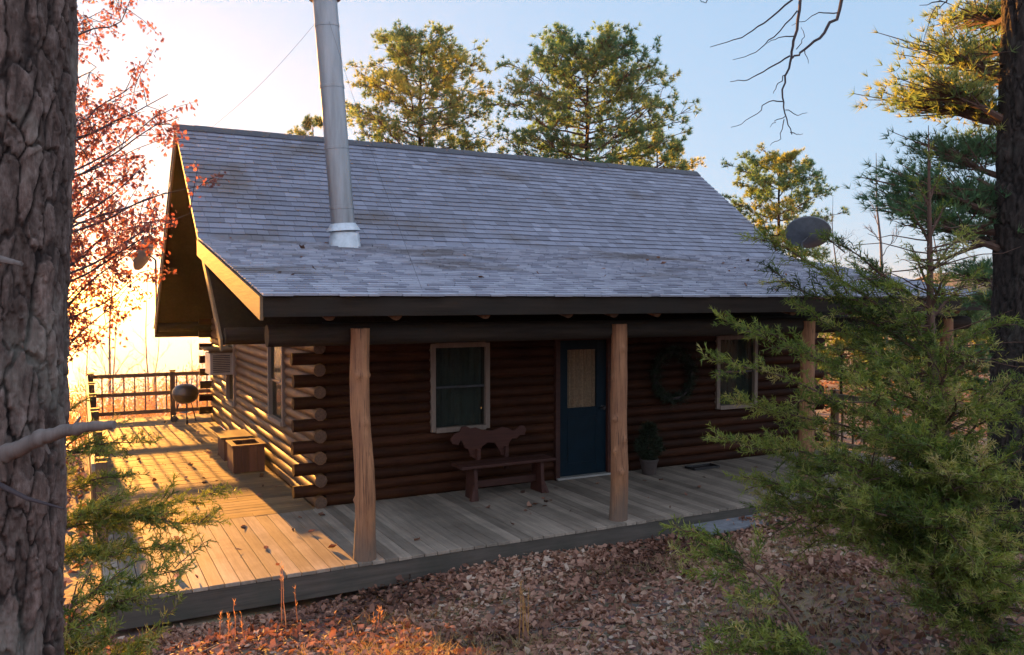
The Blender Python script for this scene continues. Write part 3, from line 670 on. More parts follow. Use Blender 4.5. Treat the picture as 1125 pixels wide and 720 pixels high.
# near left pine trunk
tb = at(-16, 1100, 2.6); tb.z = float(ground_z(tb.x, tb.y))
lp = thing('pine_tree', 'large rough barked pine trunk close by at the left edge', 'pine tree', tb)
c0, c1, c2, c3 = Vector(tb)-Vector((0, 0, .25)), at(-13, 720, 2.6), at(-3, 360, 2.6), at(9, 0, 2.6)
top = c3+(c3-c2)*2.2
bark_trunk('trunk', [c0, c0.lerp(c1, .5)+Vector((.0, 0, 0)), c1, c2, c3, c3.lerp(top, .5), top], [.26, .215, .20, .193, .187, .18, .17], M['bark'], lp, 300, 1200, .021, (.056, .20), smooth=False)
mb = MB(); a_, b_ = at(5, 500, 2.44), at(126, 467, 2.36)
mb.tube([a_.lerp(b_, i/40)+Vector((0, .004*mnoise.noise((i*.3, 2, 0)), .022*math.sin(math.pi*i/40)+.006*mnoise.noise((i*.25, 0, 0)))) for i in range(41)], [(.026-.014*i/40)*(1+.10*mnoise.noise((i*.5, 4, 4)))+(.005 if i in (13, 14, 27) else 0) for i in range(41)], 16, wob=.16); mb.tube([a_.lerp(b_, .62)+Vector((0, 0, .02)), a_.lerp(b_, .70)+Vector((0, 0, .05))], [.006, .003], 7); mb.tube([a_.lerp(b_, .35)+Vector((0, 0, .015)), a_.lerp(b_, .38)+Vector((.01, 0, -.03))], [.007, .004], 7); mb.build('branch_stub', M['twig'], lp, True)
mb = MB(); mb.tube([at(-10, 528, 2.42), at(30, 548, 2.38), at(70, 559, 2.36)], [.008, .006, .003], 8, wob=.2); mb.build('branch_stub', M['twig_dark'], lp, True)
mb = MB(); mb.tube([at(-8, 283, 2.42), at(24, 290, 2.38)], [.012, .006], 8, wob=.2); mb.build('branch_stub', M['twig'], lp, True)
# a far crown for that trunk, out of frame above
def tufts(P, D, n, ln, wd, rnd, spread=.8):
    PP = np.repeat(P, n, 0); DD = unit(np.repeat(D, n, 0)+spread*NP.normal(size=(len(PP), 3)))
    r = np.clip(np.repeat(rnd, n)+NP.normal(0, .05, len(PP)), 0, 1)
    return blades(PP, DD, ln*NP.uniform(.7, 1.15, len(PP)), wd, r)
def join(parts):
    V, F, Q, k = [], [], [], 0
    for v, f, q in parts: V.append(v); F.append(f+k); Q.append(q); k += len(v)
    return np.concatenate(V), np.concatenate(F), np.concatenate(Q)

def pine(loc, label, H, crown_lo, crown_w, seed, r=.2, gold=.15, nl=60, needle=.20, wd=.030, per=18, group='pines behind the cabin', shape=1.0, shift=0., tuft=2):
    rr = random.Random(seed); loc = Vector(loc)
    t = thing('pine_tree', label, 'pine tree', loc, group)
    top = loc+Vector((shift, 0, H)); tr = MB(); pts, rs = limb(loc-Vector((0, 0, .5)), top, r, r*.12, 14, .02); tr.tube(pts, rs, 10, wob=.08)
    P, D, G = [], [], []; br = MB()
    for i in range(nl):
        f = crown_lo+(1-crown_lo)*((i+rr.random())/nl); k = (f-crown_lo)/(1-crown_lo)
        z = H*f; b0 = loc+Vector((shift*f, 0, z)); a = i*2.39996+rr.random()*.7
        w = crown_w*(math.sqrt(max(.04, 1-((k-.36)/.66)**2)) if k > .36 else .78+.22*k/.36)*rr.uniform(.86, 1.03)*shape
        rise = rr.uniform(.0, .22)+k*.45
        e = b0+Vector((math.cos(a)*w, math.sin(a)*w, w*rise)); r0 = max(.02, r*.30*(1-k*.7))
        pts, rs = limb(b0, e, r0, r0*.3, 7, .22, .06); br.tube(pts, rs, 5)
        tone = rr.gauss(.44+.45*gold, .12)+(.24 if rr.random() < gold*(1.9-1.6*k) else 0)
        for j in range(11):
            s = pts[2+min(5, j//2)]; l2 = w*rr.uniform(.18, .42)
            dr = Vector((math.cos(a)+rr.gauss(0, .75), math.sin(a)+rr.gauss(0, .75), rr.uniform(-.15, .85))).normalized(); e2 = Vector(s)+dr*l2
            p2, r2 = limb(s, e2, r0*.35, .008, 3, .15); br.tube(p2, r2, 4, cap=False)
            for q in range(5):
                o = Vector(e2)+Vector((rr.gauss(0, .19), rr.gauss(0, .19), rr.gauss(.06, .14)))*(crown_w/3.6)*(.9 if q else 0)
                if q: br.tube([p2[2], o], [.012, .005], 3, cap=False)
                for u in range(tuft):
                    P.append(tuple(o+Vector((rr.gauss(0, .07), rr.gauss(0, .07), rr.gauss(0, .07))))); d_ = (o-Vector(s)).normalized()+Vector((0, 0, .5)); D.append(tuple(d_)); G.append(tone+rr.gauss(0, .06))
    tr.build('trunk', M['bark_dark'], t, True); br.build('limbs', M['cedarwood'], t, True)
    npmesh('crown', *tufts(np.array(P), unit(np.array(D)), per, needle, wd, np.clip(np.array(G), 0, 1)), M['pine'], t)
def place(px, d): p = at(px, 330, d); p.z = float(ground_z(p.x, p.y)); return p
def topz(py, d): return 2.58+(330-py)/FPX*d
p = place(463, 36); pine(p, 'round topped pine with pale gold green crown directly right of the chimney', topz(55, 36)-p.z, .52, 2.95, 5, .24, .28, 60)
p = place(645, 34); pine(p, 'tallest dark pine standing behind the middle of the roof ridge', topz(62, 34)-p.z, .50, 3.25, 12, .25, .16, 66)
p = place(722, 42); pine(p, 'low pine crown just clearing the right end of the ridge', topz(158, 42)-p.z, .55, 1.9, 15, .2, .4, 26)
p = place(855, 40); pine(p, 'small separate pine behind the dark satellite dish', topz(182, 40)-p.z, .52, 2.3, 9, .2, .35, 30)
p = place(345, 48); pine(p, 'pine top barely showing over the ridge left of the chimney', topz(135, 48)-p.z, .6, 1.7, 30, .2, .3, 22)

for i, (px_, d, hh_, lab) in enumerate(((925, 24, 2.5, 'low bushy pine seen through the porch just right of the third post'), (985, 28, 2.7, 'bushy young pine beyond the short porch railing'), (1050, 22, 2.4, 'young pine filling the gap between the cedar stem and the dark trunk'))):
    p = place(px_, d); pine(p, lab, hh_, .12, 1.5, 70+i, .06, .15, 30, needle=.13, wd=.02, group='young pines beyond the right end of the porch')
# right pine: dark trunk at the frame edge with golden and green boughs
rb = place(1124, 8.0)
rp = thing('pine_tree', 'dark trunked pine with golden and green boughs at the right edge', 'pine tree', rb)
t0 = Vector(rb)-Vector((0, 0, .3)); t1 = at(1122, 330, 8); t2 = at(1130, 0, 8); t3 = t2+(t2-t1)*1.4
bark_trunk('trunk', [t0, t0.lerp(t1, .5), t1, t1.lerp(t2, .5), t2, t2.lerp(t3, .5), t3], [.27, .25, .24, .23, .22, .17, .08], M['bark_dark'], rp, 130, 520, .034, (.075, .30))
br = MB(); P, D, G = [], [], []; rr = random.Random(4)
clumps = [(1010, 112, 8.6, .82, .42), (1042, 60, 8.3, .85, .40), (1035, 95, 8.0, .86, .36), (1068, 20, 8.4, .8, .48), (1062, 115, 8.5, .9, .46), (1090, 85, 8.2, .88, .44), (1100, 20, 8.2, .45, .5), (1085, 55, 8.9, .42, .48),
          (1012, 205, 8.3, .35, .42), (1045, 170, 8.7, .30, .44), (1080, 160, 8.2, .36, .5), (1050, 215, 8.5, .28, .5), (1000, 225, 8.4, .34, .34), (1085, 215, 8.8, .3, .46), (1030, 240, 8.0, .4, .34), (1075, 255, 8.2, .36, .4),
          (1075, 300, 7.6, .5, .36), (1098, 330, 7.6, .5, .36), (1150, 60, 8.3, .4, .6), (1170, 160, 8.4, .4, .6), (1060, -40, 8.3, .6, .6), (1110, -60, 8.4, .5, .7), (1170, -30, 8.3, .5, .7)]
for (px_, py_, d, tone, sz) in clumps:
    if px_ > 1064: d = max(d, 9.1)+.3*rr.random()
    e = at(px_, py_, d); s = t1.lerp(t3, max(0., min(1., (e.z-.25-t1.z)/(t3.z-t1.z)-.02)))
    pts, rs = limb(s, e, .045, .012, 8, .18, .03); br.tube(pts, rs, 6)
    ax_ = (e-s).normalized(); n = int(260*sz/.42)
    for i in range(n):
        o = e+ax_*rr.gauss(-.05, .9)*sz*.55+Vector((rr.gauss(0, 1), rr.gauss(0, 1), rr.gauss(0, .36)))*sz*.40
        if rr.random() < .3: br.tube([pts[rr.randint(4, 8)], o], [.01, .004], 3, cap=False)
        P.append(tuple(o)); D.append(tuple(((o-e)*.8/sz+ax_*.5+Vector((0, 0, .45))).normalized())); G.append(.08+tone*.8+rr.gauss(0, .13))
for (s, e) in (((1110, 262, 8.1), (1003, 292, 8.0)), ((1110, 232, 8.1), (1058, 262, 8.2)), ((1108, 210, 8), (1060, 195, 8.3))):
    pts, rs = limb(at(*s), at(*e), .03, .008, 9, .22); br.tube(pts, rs, 6)
br.build('limbs', M['cedarwood'], rp, True)
npmesh('crown', *tufts(np.array(P), np.array(D), 12, .10, .009, np.clip(np.array(G), 0, 1), .5), M['pine'], rp)

# ---- eastern red cedars: feathery sprays
def cedar_branch(mb, acc, p0, p1, rr, r0=.012, dens=1., droop=.10, tone=0., tw=.30, fine=1.):
    p0 = Vector(p0); p1 = Vector(p1); ln = (p1-p0).length; n = max(6, int(ln/.06))
    pts, rs = limb(p0, p1, r0, .002, n, .16, -droop*.4); mb.tube(pts, rs, 5, cap=False)
    m = int(ln/.026*dens); side = 1; ax_ = (p1-p0).normalized()
    for i in range(m):
        f = .10+.90*(i+rr.random())/m; q = f*n; k = min(n-1, int(q)); s = Vector(pts[k]).lerp(Vector(pts[k+1]), q-k)
        side = -side; l2 = tw*rr.uniform(.35, 1.)*(1.10-.72*f)*min(1., ln*1.1)+.03
        nrm = Vector((rr.gauss(0, .45), rr.gauss(0, .45), 1)).normalized(); sd = ax_.cross(nrm).normalized()
        d = (ax_*.8+sd*side*rr.uniform(.3, 1.)+Vector((0, 0, rr.gauss(.06, .28)))).normalized(); e = s+d*l2
        mb.tube([s, e], [.0022, .0008], 3, cap=False)
        kk = max(4, int(l2/.0075*fine)); ff = np.linspace(.12, 1., kk)
        Pq = np.array(s)[None]*(1-ff[:, None])+np.array(e)[None]*ff[:, None]
        Dq = unit(np.array(d)[None]*.85+.62*NP.normal(size=(kk, 3))); 
        acc[0].append(Pq); acc[1].append(Dq); acc[2].append(np.full(kk, .34+tone+rr.gauss(0, .17)+.20*f)+NP.normal(0, .07, kk)); acc[3].append(.034+.028*NP.random(kk)*(1-ff*.4))
def cedar_finish(t, mb, acc, wd=.006):
    P, D, G, Ln = (np.concatenate(a) for a in acc)
    P2 = P+D*Ln[:, None]*.45; D2 = unit(D+.75*NP.normal(size=D.shape))
    parts = [blades(P, D, Ln, wd, np.clip(G, 0, 1)), blades(P2, D2, Ln*.7, wd*.85, np.clip(G+.06, 0, 1)), blades(P2, unit(D-.6*(D2-D)), Ln*.65, wd*.85, np.clip(G, 0, 1))]
    npmesh('crown', *join(parts), M['cedar'], t); mb.build('branches', M['cedarwood'], t, True)
big = place(1085, 5.0)
ce = thing('cedar_tree', 'tall feathery green cedar in front of the right end of the porch', 'cedar tree', big)
tp = [Vector(big)-Vector((0, 0, .2)), at(1087, 690, 5.0), at(1080, 620, 5.05), at(1058, 540, 5.1), at(1036, 480, 5.15), at(1024, 400, 5.2), at(1022, 320, 5.2), at(1021, 230, 5.2), at(1020, 138, 5.2)]
mb = MB(); mb.tube(tp, [.10, .08, .062, .048, .036, .028, .021, .012, .002], 12, wob=.15); mb.build('trunk', M['cedarwood'], ce, True)
def trunk_at(f):
    q = f*(len(tp)-1); k = min(len(tp)-2, int(q)); return Vector(tp[k]).lerp(Vector(tp[k+1]), q-k)
def trunk_px(py):
    best = None
    z = 2.58+(330-py)/FPX*5.15
    for i in range(200):
        p = trunk_at(i/199)
        if best is None or abs(p.z-z) < abs(best.z-z): best = p
    return best
rr = random.Random(8); mb = MB(); acc = [[], [], [], []]
tips = [  # tip pixel, depth, row the branch leaves the trunk at
    (778, 396, 5.3, 500), (800, 352, 5.4, 470), (790, 480, 5.1, 560), (806, 440, 5.6, 520), (830, 262, 5.3, 380), (855, 300, 5.5, 400), (905, 262, 5.2, 340), (940, 290, 5.6, 370),
    (880, 340, 5.7, 430), (850, 505, 5.4, 570), (812, 520, 5.2, 590), (832, 560, 5.0, 610), (870, 545, 4.6, 600), (900, 500, 4.6, 560), (915, 570, 4.8, 610), (940, 540, 4.4, 600), (880, 585, 5.2, 625), (950, 600, 4.6, 630), (985, 620, 4.5, 640), (960, 560, 4.4, 610), 
    (940, 430, 4.6, 510), (970, 470, 4.5, 540), (1000, 350, 4.9, 410), (985, 410, 4.7, 480), (1045, 385, 4.8, 440), (1090, 375, 5.0, 430), (960, 385, 4.9, 470), (1000, 450, 5.5, 490), (935, 470, 5.3, 540), (1000, 270, 5.2, 320), (985, 345, 5.6, 400), (1040, 300, 5.0, 340), (1075, 300, 5.3, 350), (1062, 255, 5.3, 300), (1110, 350, 5.2, 400), (1130, 420, 5.0, 470), (1100, 450, 4.7, 500), (1060, 430, 4.6, 480), (1080, 500, 4.5, 550), (1120, 520, 4.6, 560), (1150, 480, 5.0, 540), (1030, 510, 4.4, 560), (1060, 570, 4.4, 610), (1110, 590, 4.5, 620), (1140, 560, 4.9, 600), (1010, 560, 4.3, 600), (1035, 620, 4.4, 640), (1120, 650, 4.6, 650), (1150, 640, 5.0, 650), (1085, 620, 4.3, 640),
    (1000, 230, 5.2, 265), (1040, 225, 5.2, 260), (1035, 190, 5.2, 220), (1006, 200, 5.2, 225), (1022, 165, 5.2, 185), (1190, 600, 4.9, 640), (1180, 420, 5.2, 480), (1000, 480, 4.4, 540), (1060, 480, 5.7, 520), (960, 520, 5.5, 570), (1000, 655, 4.7, 660), (1045, 690, 4.6, 690), (1125, 700, 4.6, 700), (1160, 715, 4.7, 700), (1020, 670, 4.5, 670), (1100, 730, 4.5, 710), (1075, 660, 4.4, 670), (1060, 715, 4.7, 715), (980, 600, 5.2, 640), (1010, 610, 5.0, 650), (930, 505, 4.9, 590), (840, 545, 5.2, 610),  (1040, 540, 5.6, 580), (1100, 560, 5.6, 600)]
for (px_, py_, d, pr) in tips:
    s = trunk_px(pr); e = at(px_, py_, d); low = sstep(350, 600, py_)
    cedar_branch(mb, acc, s, e, rr, .012, 1.0, .1, tone=.02+.10*float(low)+rr.gauss(0, .16), tw=rr.uniform(.18, .36))
    ln = (e-s).length
    for j in range(int(ln/(.30 if px_ < 900 and py_ < 500 else .165))):
        f = rr.uniform(.15, .9); q = s.lerp(e, f); d_ = (e-s).normalized(); sd = d_.cross(Vector((rr.gauss(0, .4), rr.gauss(0, .4), 1))).normalized()*rr.choice((-1, 1))
        e2 = q+(d_*.75+sd*rr.uniform(.4, 1)+Vector((0, 0, rr.gauss(.02, .25)))).normalized()*rr.uniform(.2, .46)*(1.15-f*.6)*min(1, ln)
        cedar_branch(mb, acc, q, e2, rr, .005, 1.0, .1, tone=.02+.10*float(low)+rr.gauss(0, .1), tw=.2)
for i in range(150):    # dead inner twigs
    p = trunk_at(rr.uniform(.15, .85)); a = rr.random()*6.28; e = p+Vector((math.cos(a), math.sin(a), rr.uniform(-.3, .5))).normalized()*rr.uniform(.15, .6); q, w = limb(p, e, .005, .0015, 5, .2); mb.tube(q, w, 4, cap=False)
    if i % 3 == 0: cedar_branch(mb, acc, p, e, rr, .004, .6, .1, tone=.5, tw=.12, fine=.5)
cedar_finish(ce, mb, acc)

# low cedar shoot at the bottom right of the leaf litter
sb = place(945, 4.0)
cs = thing('cedar_sapling', 'low leaning cedar sapling rooted at the bottom of the frame beside the big cedar', 'cedar sapling', sb)
rr = random.Random(31); mb = MB(); acc = [[], [], [], []]
e = at(812, 612, 4.3); s = Vector(sb); md = at(868, 672, 4.15)
st_ = MB(); st_.tube([s-Vector((0, 0, .1)), s.lerp(md, .5)+Vector((0, 0, .03)), md, md.lerp(e, .5)+Vector((0, 0, .02)), e], [.014, .011, .009, .006, .002], 8); st_.build('stem', M['cedarwood'], cs, True)
for (px_, py_, d, f) in ((740, 575, 4.5, .95), (770, 600, 4.4, .9), (760, 630, 4.3, .8), (790, 585, 4.4, .95), (835, 590, 4.3, .9), (800, 655, 4.1, .65), (790, 690, 4.0, .5), (820, 700, 3.9, .4), (850, 640, 4.2, .7), (870, 700, 3.9, .35), (780, 720, 3.9, .4), (745, 605, 4.4, .9), (890, 735, 3.9, .3)):
    q = s.lerp(md, f*1.5) if f < .66 else md.lerp(e, (f-.66)/.34)
    cedar_branch(mb, acc, q, at(px_, py_, d), rr, .004, 1.3, .1, tone=rr.gauss(.12, .1), tw=.26)
cedar_finish(cs, mb, acc, .007)

# wispy cedar saplings left of the deck
def wisp(px0, d0, label, top_px, top_py, sprays, seed, tone=.10):
    b0 = place(px0, d0); t = thing('cedar_sapling', label, 'cedar sapling', b0)
    rr = random.Random(seed); mb = MB(); acc = [[], [], [], []]; tp_ = at(top_px, top_py, d0)
    pts, rs = limb(b0-Vector((0, 0, .1)), tp_, .028, .003, 10, .05); s_ = MB(); s_.tube(pts, rs, 8); s_.build('stem', M['cedarwood'], t, True)
    for (px_, py_, d, f) in sprays:
        k = min(9, int(f*10)); q = Vector(pts[k]); e_ = at(px_, py_, d)
        cedar_branch(mb, acc, q, e_, rr, .007, 1.0, .1, tone=tone+rr.gauss(0, .09), tw=.28)
        for j in range(int((e_-q).length/.3)):
            f2 = rr.uniform(.3, .95); q2 = q.lerp(e_, f2); d_ = (e_-q).normalized(); sd = d_.cross(Vector((rr.gauss(0, .5), rr.gauss(0, .5), 1))).normalized()*rr.choice((-1, 1))
            cedar_branch(mb, acc, q2, q2+(d_*.7+sd*.8).normalized()*rr.uniform(.15, .35), rr, .003, .8, .1, tone=tone+rr.gauss(0, .1), tw=.14, fine=.8)
    cedar_finish(t, mb, acc, .007)
wisp(48, 5.2, 'wispy cedar sapling between the near trunk and the deck edge', 70, 420,
     [(95, 470, 5.0, .85), (120, 500, 5.1, .8), (150, 520, 5.2, .75), (110, 560, 4.9, .65), (165, 485, 5.3, .8), (90, 440, 5.2, .92), (205, 600, 5.1, .55), (235, 575, 5.3, .6), (140, 545, 5.0, .65), (85, 600, 4.9, .5), (190, 560, 5.3, .65), (75, 520, 5.0, .7), (130, 610, 4.9, .5), (245, 545, 5.4, .68), (60, 560, 5.0, .6), (115, 525, 5.3, .75)], 5)
wisp(40, 4.3, 'bushy low cedar sapling at the bottom left beside the near trunk', 85, 640,
     [(160, 650, 4.2, .8), (120, 690, 4.1, .6), (190, 640, 4.4, .85), (90, 660, 4.1, .8), (140, 630, 4.4, .9), (170, 700, 4.2, .55), (80, 710, 4.0, .5), (110, 720, 4.0, .45), (205, 620, 4.5, .9), (150, 720, 4.1, .4), (70, 690, 4.0, .6), (100, 630, 4.3, .95)], 6)

# ---- red oak left of the deck, hidden trunk behind the near pine
ob = Vector((-.9, 13.2, 0)); ob.z = float(ground_z(ob.x, ob.y))
ok = thing('red_oak', 'oak holding russet leaves in front of the left gable', 'oak tree', ob)
rr = random.Random(17); tm = MB(); tops = ob+Vector((.3, .3, 9)); pts, rs = limb(ob-Vector((0, 0, .3)), tops, .13, .03, 14, .05); tm.tube(pts, rs, 10, wob=.1); tm.build('trunk', M['bark_dark'], ok, True)
br = MB(); P, D, G = [], [], []
oak_tips = [(150, 90, 12.5), (185, 105, 12.3), (170, 130, 12), (195, 130, 12), (125, 110, 12.6), (110, 150, 12.4), (150, 165, 12.2), (135, 200, 12.4), (165, 190, 11.8), (100, 200, 12.8), (115, 240, 12.5), (150, 235, 12.2), (185, 205, 11.6), (212, 205, 11.2), (205, 232, 11.0), (190, 250, 11.2), (95, 270, 12.8), (130, 275, 12.6), (155, 265, 12), (110, 305, 12.8), (140, 315, 12.4), (160, 300, 12.2), (100, 340, 13), (125, 345, 12.8), (95, 375, 13), (110, 70, 12.8), (140, 10, 13), (100, 20, 13.2), (120, -20, 13), (90, 110, 13), (60, 60, 13), (40, 200, 13), (20, 120, 13.2), (60, 300, 13), (-40, 100, 13), (-60, 250, 13), (80, 380, 13.2), (100, 320, 12.4), (145, 130, 12.8), (120, 180, 12.2), (130, 255, 11.9), (90, 235, 12.4)]
for (px_, py_, d) in oak_tips:
    e = at(px_, py_, d); zf = max(.12, min(.92, (e.z-.7-ob.z)/9.)); s = Vector(pts[int(zf*14)])
    lp_, lr = limb(s, e, .024, .005, 9, .16, .02); br.tube(lp_, lr, 5)
    for j in range(9):
        q = Vector(lp_[rr.randint(4, 9)]); e2 = q+((e-s).normalized()*.5+Vector((rr.gauss(0, .7), rr.gauss(0, .7), rr.gauss(0, .6)))).normalized()*rr.uniform(.25, .65)
        br.tube([q, q.lerp(e2, .5)+Vector((0, 0, .03)), e2], [.007, .005, .003], 3, cap=False)
        if py_ > 320 and rr.random() < .45: continue
        for u in range(24):
            o = q.lerp(e2, rr.uniform(.35, 1.05))+Vector((rr.gauss(0, .05), rr.gauss(0, .05), rr.gauss(-.02, .05)))
            P.append(tuple(o)); D.append((rr.gauss(0, .6), rr.gauss(0, .6), rr.gauss(-.6, .5))); G.append(rr.gauss(.5, .25))
br.build('limbs', M['twig_dark'], ok, True)
npmesh('crown', *leafquads(np.array(P), np.array(D), NP.uniform(.045, .09, len(P)), .62, np.clip(np.array(G), 0, 1)), M['oak'], ok)

# ---- bare trees
def bare(name, label, loc, tip, r, seed, nb=9, group=None, m='twig'):
    rr = random.Random(seed); loc = Vector(loc); tip = Vector(tip); t = thing(name, label, 'bare tree', loc, group); H = (tip-loc).length
    tr = MB(); pts, rs = limb(loc-Vector((0, 0, .3)), tip, r, r*.08, 16, .06); tr.tube(pts, rs, 8); tr.build('trunk', M[m], t, True); br = MB()
    def rec(p, d, l, r_, lev):
        e = p+d*l; q, w = limb(p, e, r_, r_*.4, 5, .3); br.tube(q, w, 4, cap=False)
        if lev:
            for i in range(rr.randint(3, 5)):
                k = rr.randint(1, 5); dd = (d+Vector((rr.gauss(0, .55), rr.gauss(0, .55), rr.gauss(.18, .4)))).normalized(); rec(Vector(q[k]), dd, l*rr.uniform(.35, .65), r_*.5, lev-1)
    for i in range(nb):
        k = 5+int(11*(i+rr.random())/nb); k = min(15, k); a = rr.random()*6.28; rec(Vector(pts[k]), Vector((math.cos(a)*.7, math.sin(a)*.7, .8)).normalized(), H*rr.uniform(.12, .26)*(1.2-k/16), r*.35*(1.15-k/16), 2)
    br.build('twigs', M[m], t, True)
for i, (px_, d, ty, lab, r) in enumerate(((978, 26, 168, 'slender leafless tree rising behind the right end of the porch roof', .09), (930, 34, 215, 'faint leafless tree beyond the satellite dish', .07), (1045, 30, 235, 'leafless tree showing through the boughs of the right pine', .09))):
    p = place(px_, d); q = at(px_-18, ty, d); bare('bare_tree', lab, p, q, r, 40+i, group='bare trees beyond the cabin')
for i, (px_, d, ty, lab, r) in enumerate(((116, 36, 205, 'tall thin leafless tree in the glare left of the gable', .08), (158, 44, 290, 'smaller leafless tree in the glare just left of the gable', .08), (205, 33, 372, 'short leafless tree in the glare above the grill', .05))):
    p = place(px_, d); q = at(px_+6, ty, d); bare('bare_tree', lab, p, q, r, 140+i, 12, group='bare trees in the glare')
for i, (px_, d, ty, lab) in enumerate(((120, 25, 330, 'thin bare bush beyond the left end of the far railing'), (165, 27, 350, 'thin bare bush behind the middle of the far railing'), (215, 26, 375, 'thin bare bush behind the grill'), (90, 28, 320, 'thin bare bush beside the near trunk beyond the deck'))):
    p = place(px_, d); q = at(px_+8, ty, d); bare('bare_bush', lab, p, q, .035, 60+i, 14, group='bare bushes beyond the railing')
n = 1500; bx_ = NP.uniform(-9, 9, n); by_ = NP.uniform(21.2, 31, n); hh = NP.uniform(.9, 2.1, n); bz_ = ground_z(bx_, by_)
B0 = np.stack([bx_, by_, bz_], -1); up_ = unit(np.stack([NP.normal(0, .22, n), NP.normal(0, .22, n), np.ones(n)], -1))
stems = blades(B0, up_, hh, .022, NP.uniform(0, 1, n)); k = 26; f = NP.uniform(.25, 1., (n, k)); PP = (B0[:, None]+up_[:, None]*(hh[:, None]*f)[..., None]+NP.normal(0, .10, (n, k, 3))).reshape(-1, 3)
tag(npmesh('undergrowth', *join([stems, blades(PP, unit(NP.normal(size=PP.shape)+[0, 0, .6]), NP.uniform(.08, .2, n*k), .03, NP.uniform(0, 1, n*k))]), M['straw']), 'tall tan brush on the slope behind the far railing', 'brush', kind='stuff')
# bare limb overhanging from a tree right of the frame
hb = place(1330, 5.5); ht = at(1290, -420, 5.5)
hn = thing('bare_tree', 'bare tree out of frame whose twigs hang into the sky at top', 'bare tree', hb)
tr = MB(); q, w = limb(hb-Vector((0, 0, .3)), ht, .16, .06, 10, .04); tr.tube(q, w, 10, wob=.1); tr.build('trunk', M['cedarwood'], hn, True)
br = MB()
def poly(pl, r0, r1):
    n = len(pl); P_ = [at(*p) for p in pl]; out = []
    for i in range(n-1):
        for k in range(4): out.append(P_[i].lerp(P_[i+1], k/4)+Vector((R_.gauss(0, .004), R_.gauss(0, .004), R_.gauss(0, .004))))
    out.append(P_[-1]); br.tube(out, [r0+(r1-r0)*i/(len(out)-1) for i in range(len(out))], 6)
poly([(1294, -330, 5.5), (1120, -260, 5.2), (980, -130, 5.0), (930, -20, 4.9)], .035, .012)
poly([(980, -130, 5), (905, -60, 4.95), (880, 0, 4.9), (872, 45, 4.9), (868, 68, 4.9), (860, 100, 4.9), (862, 125, 4.9), (870, 148, 4.9)], .012, .0025)
poly([(930, -20, 4.9), (918, 20, 4.9), (900, 42, 4.9), (880, 58, 4.9), (868, 66, 4.9)], .011, .005)
poly([(868, 62, 4.9), (845, 75, 4.9), (822, 88, 4.9), (802, 90, 4.9)], .0055, .0018)
poly([(862, 110, 4.9), (845, 112, 4.9), (825, 130, 4.9), (803, 140, 4.9)], .004, .0016)
poly([(905, -60, 4.95), (870, 0, 5.0), (840, 25, 5.0), (815, 42, 5.0), (780, 52, 5.0)], .008, .0018)
poly([(876, 12, 4.9), (850, 40, 4.9), (830, 58, 4.9), (805, 66, 4.9)], .005, .0015)
poly([(872, 40, 4.9), (855, 42, 4.9), (842, 48, 4.9)], .004, .0015)
poly([(866, 80, 4.9), (855, 92, 4.9), (850, 103, 4.9)], .004, .0015)
poly([(868, 145, 4.9), (876, 148, 4.9), (882, 147, 4.9)], .003, .0013)
poly([(864, 128, 4.9), (852, 132, 4.9), (846, 140, 4.9)], .003, .0013)
poly([(863, 120, 4.9), (875, 126, 4.9), (887, 124, 4.9)], .003, .0013)
poly([(862, 132, 4.9), (856, 152, 4.9), (846, 160, 4.9)], .003, .0013)
poly([(920, 15, 4.9), (900, 14, 4.9), (885, 22, 4.9), (870, 28, 4.9)], .004, .0014)
poly([(884, 56, 4.9), (888, 70, 4.9)], .003, .0013)
poly([(875, 55, 4.9), (885, 40, 4.9), (880, 30, 4.9)], .003, .0013)
poly([(905, -60, 5), (800, -40, 5), (775, 4, 5), (765, -1, 5)], .006, .0015)
poly([(1120, -260, 5.2), (1060, -60, 5.0), (1040, 2, 5.0), (1010, 6, 5.0)], .012, .0015)
poly([(1040, 2, 5.0), (1025, 10, 5.0), (1014, 50, 5.0)], .004, .0012)
br.build('limbs', M['twig_dark'], hn, True)

# ------------------------------------------------------------------ leaf litter, grass, stems
n = 140000
x = NP.uniform(-5, 14, n); y = 7.75-11*NP.random(n)**1.15
z = ground_z(x, y)+NP.uniform(.002, .026, n)
# heaped a little against the rim
z += .10*np.exp(-(7.8-y)*3.2)*sstep(1, 3, x)
keep = NP.random(n) < np.where((y < 6.4) & (np.sin(x*1.3+y)*np.sin(y*1.7-x*.6) > .25), .6, 1.)
x, y, z = x[keep], y[keep], z[keep]; n = len(x)
D = np.stack([NP.normal(size=n), NP.normal(size=n), .24*NP.normal(size=n)], -1)
def flatleaves(P, D, size, rnd):
    D = unit(D); S = unit(np.cross(D, np.array([0, 0, 1.])+.45*NP.normal(size=P.shape))); U = np.cross(S, D); n = len(P)
    s = size[:, None]; w = s*NP.uniform(.14, .36, (n, 1)); c1 = s*NP.normal(.12, .2, (n, 1)); c2 = s*NP.normal(.14, .24, (n, 1))
    V = np.empty((n, 8, 3)); V[:, 0] = P; V[:, 1] = P+D*s*.3+S*w*.8+U*c1; V[:, 2] = P+D*s*.62+S*w+U*c1*.8; V[:, 3] = P+D*s+U*c2; V[:, 4] = P+D*s*.62-S*w+U*c2*.7; V[:, 5] = P+D*s*.3-S*w*.8+U*c2
    V[:, 6] = P+D*s*.33; V[:, 7] = P+D*s*.64
    b = np.arange(n)[:, None]*8
    F = np.concatenate([b+np.array([[0, 1, 2, 7]]), b+np.array([[7, 2, 3, 3]])[:, :4]]) if False else None
    F = np.concatenate([b+np.array([q]) for q in ([0, 1, 6], [6, 1, 2], [6, 2, 7], [7, 2, 3], [0, 6, 5], [6, 4, 5], [6, 7, 4], [7, 3, 4])])
    return V.reshape(-1, 3), F, np.repeat(rnd, 8)
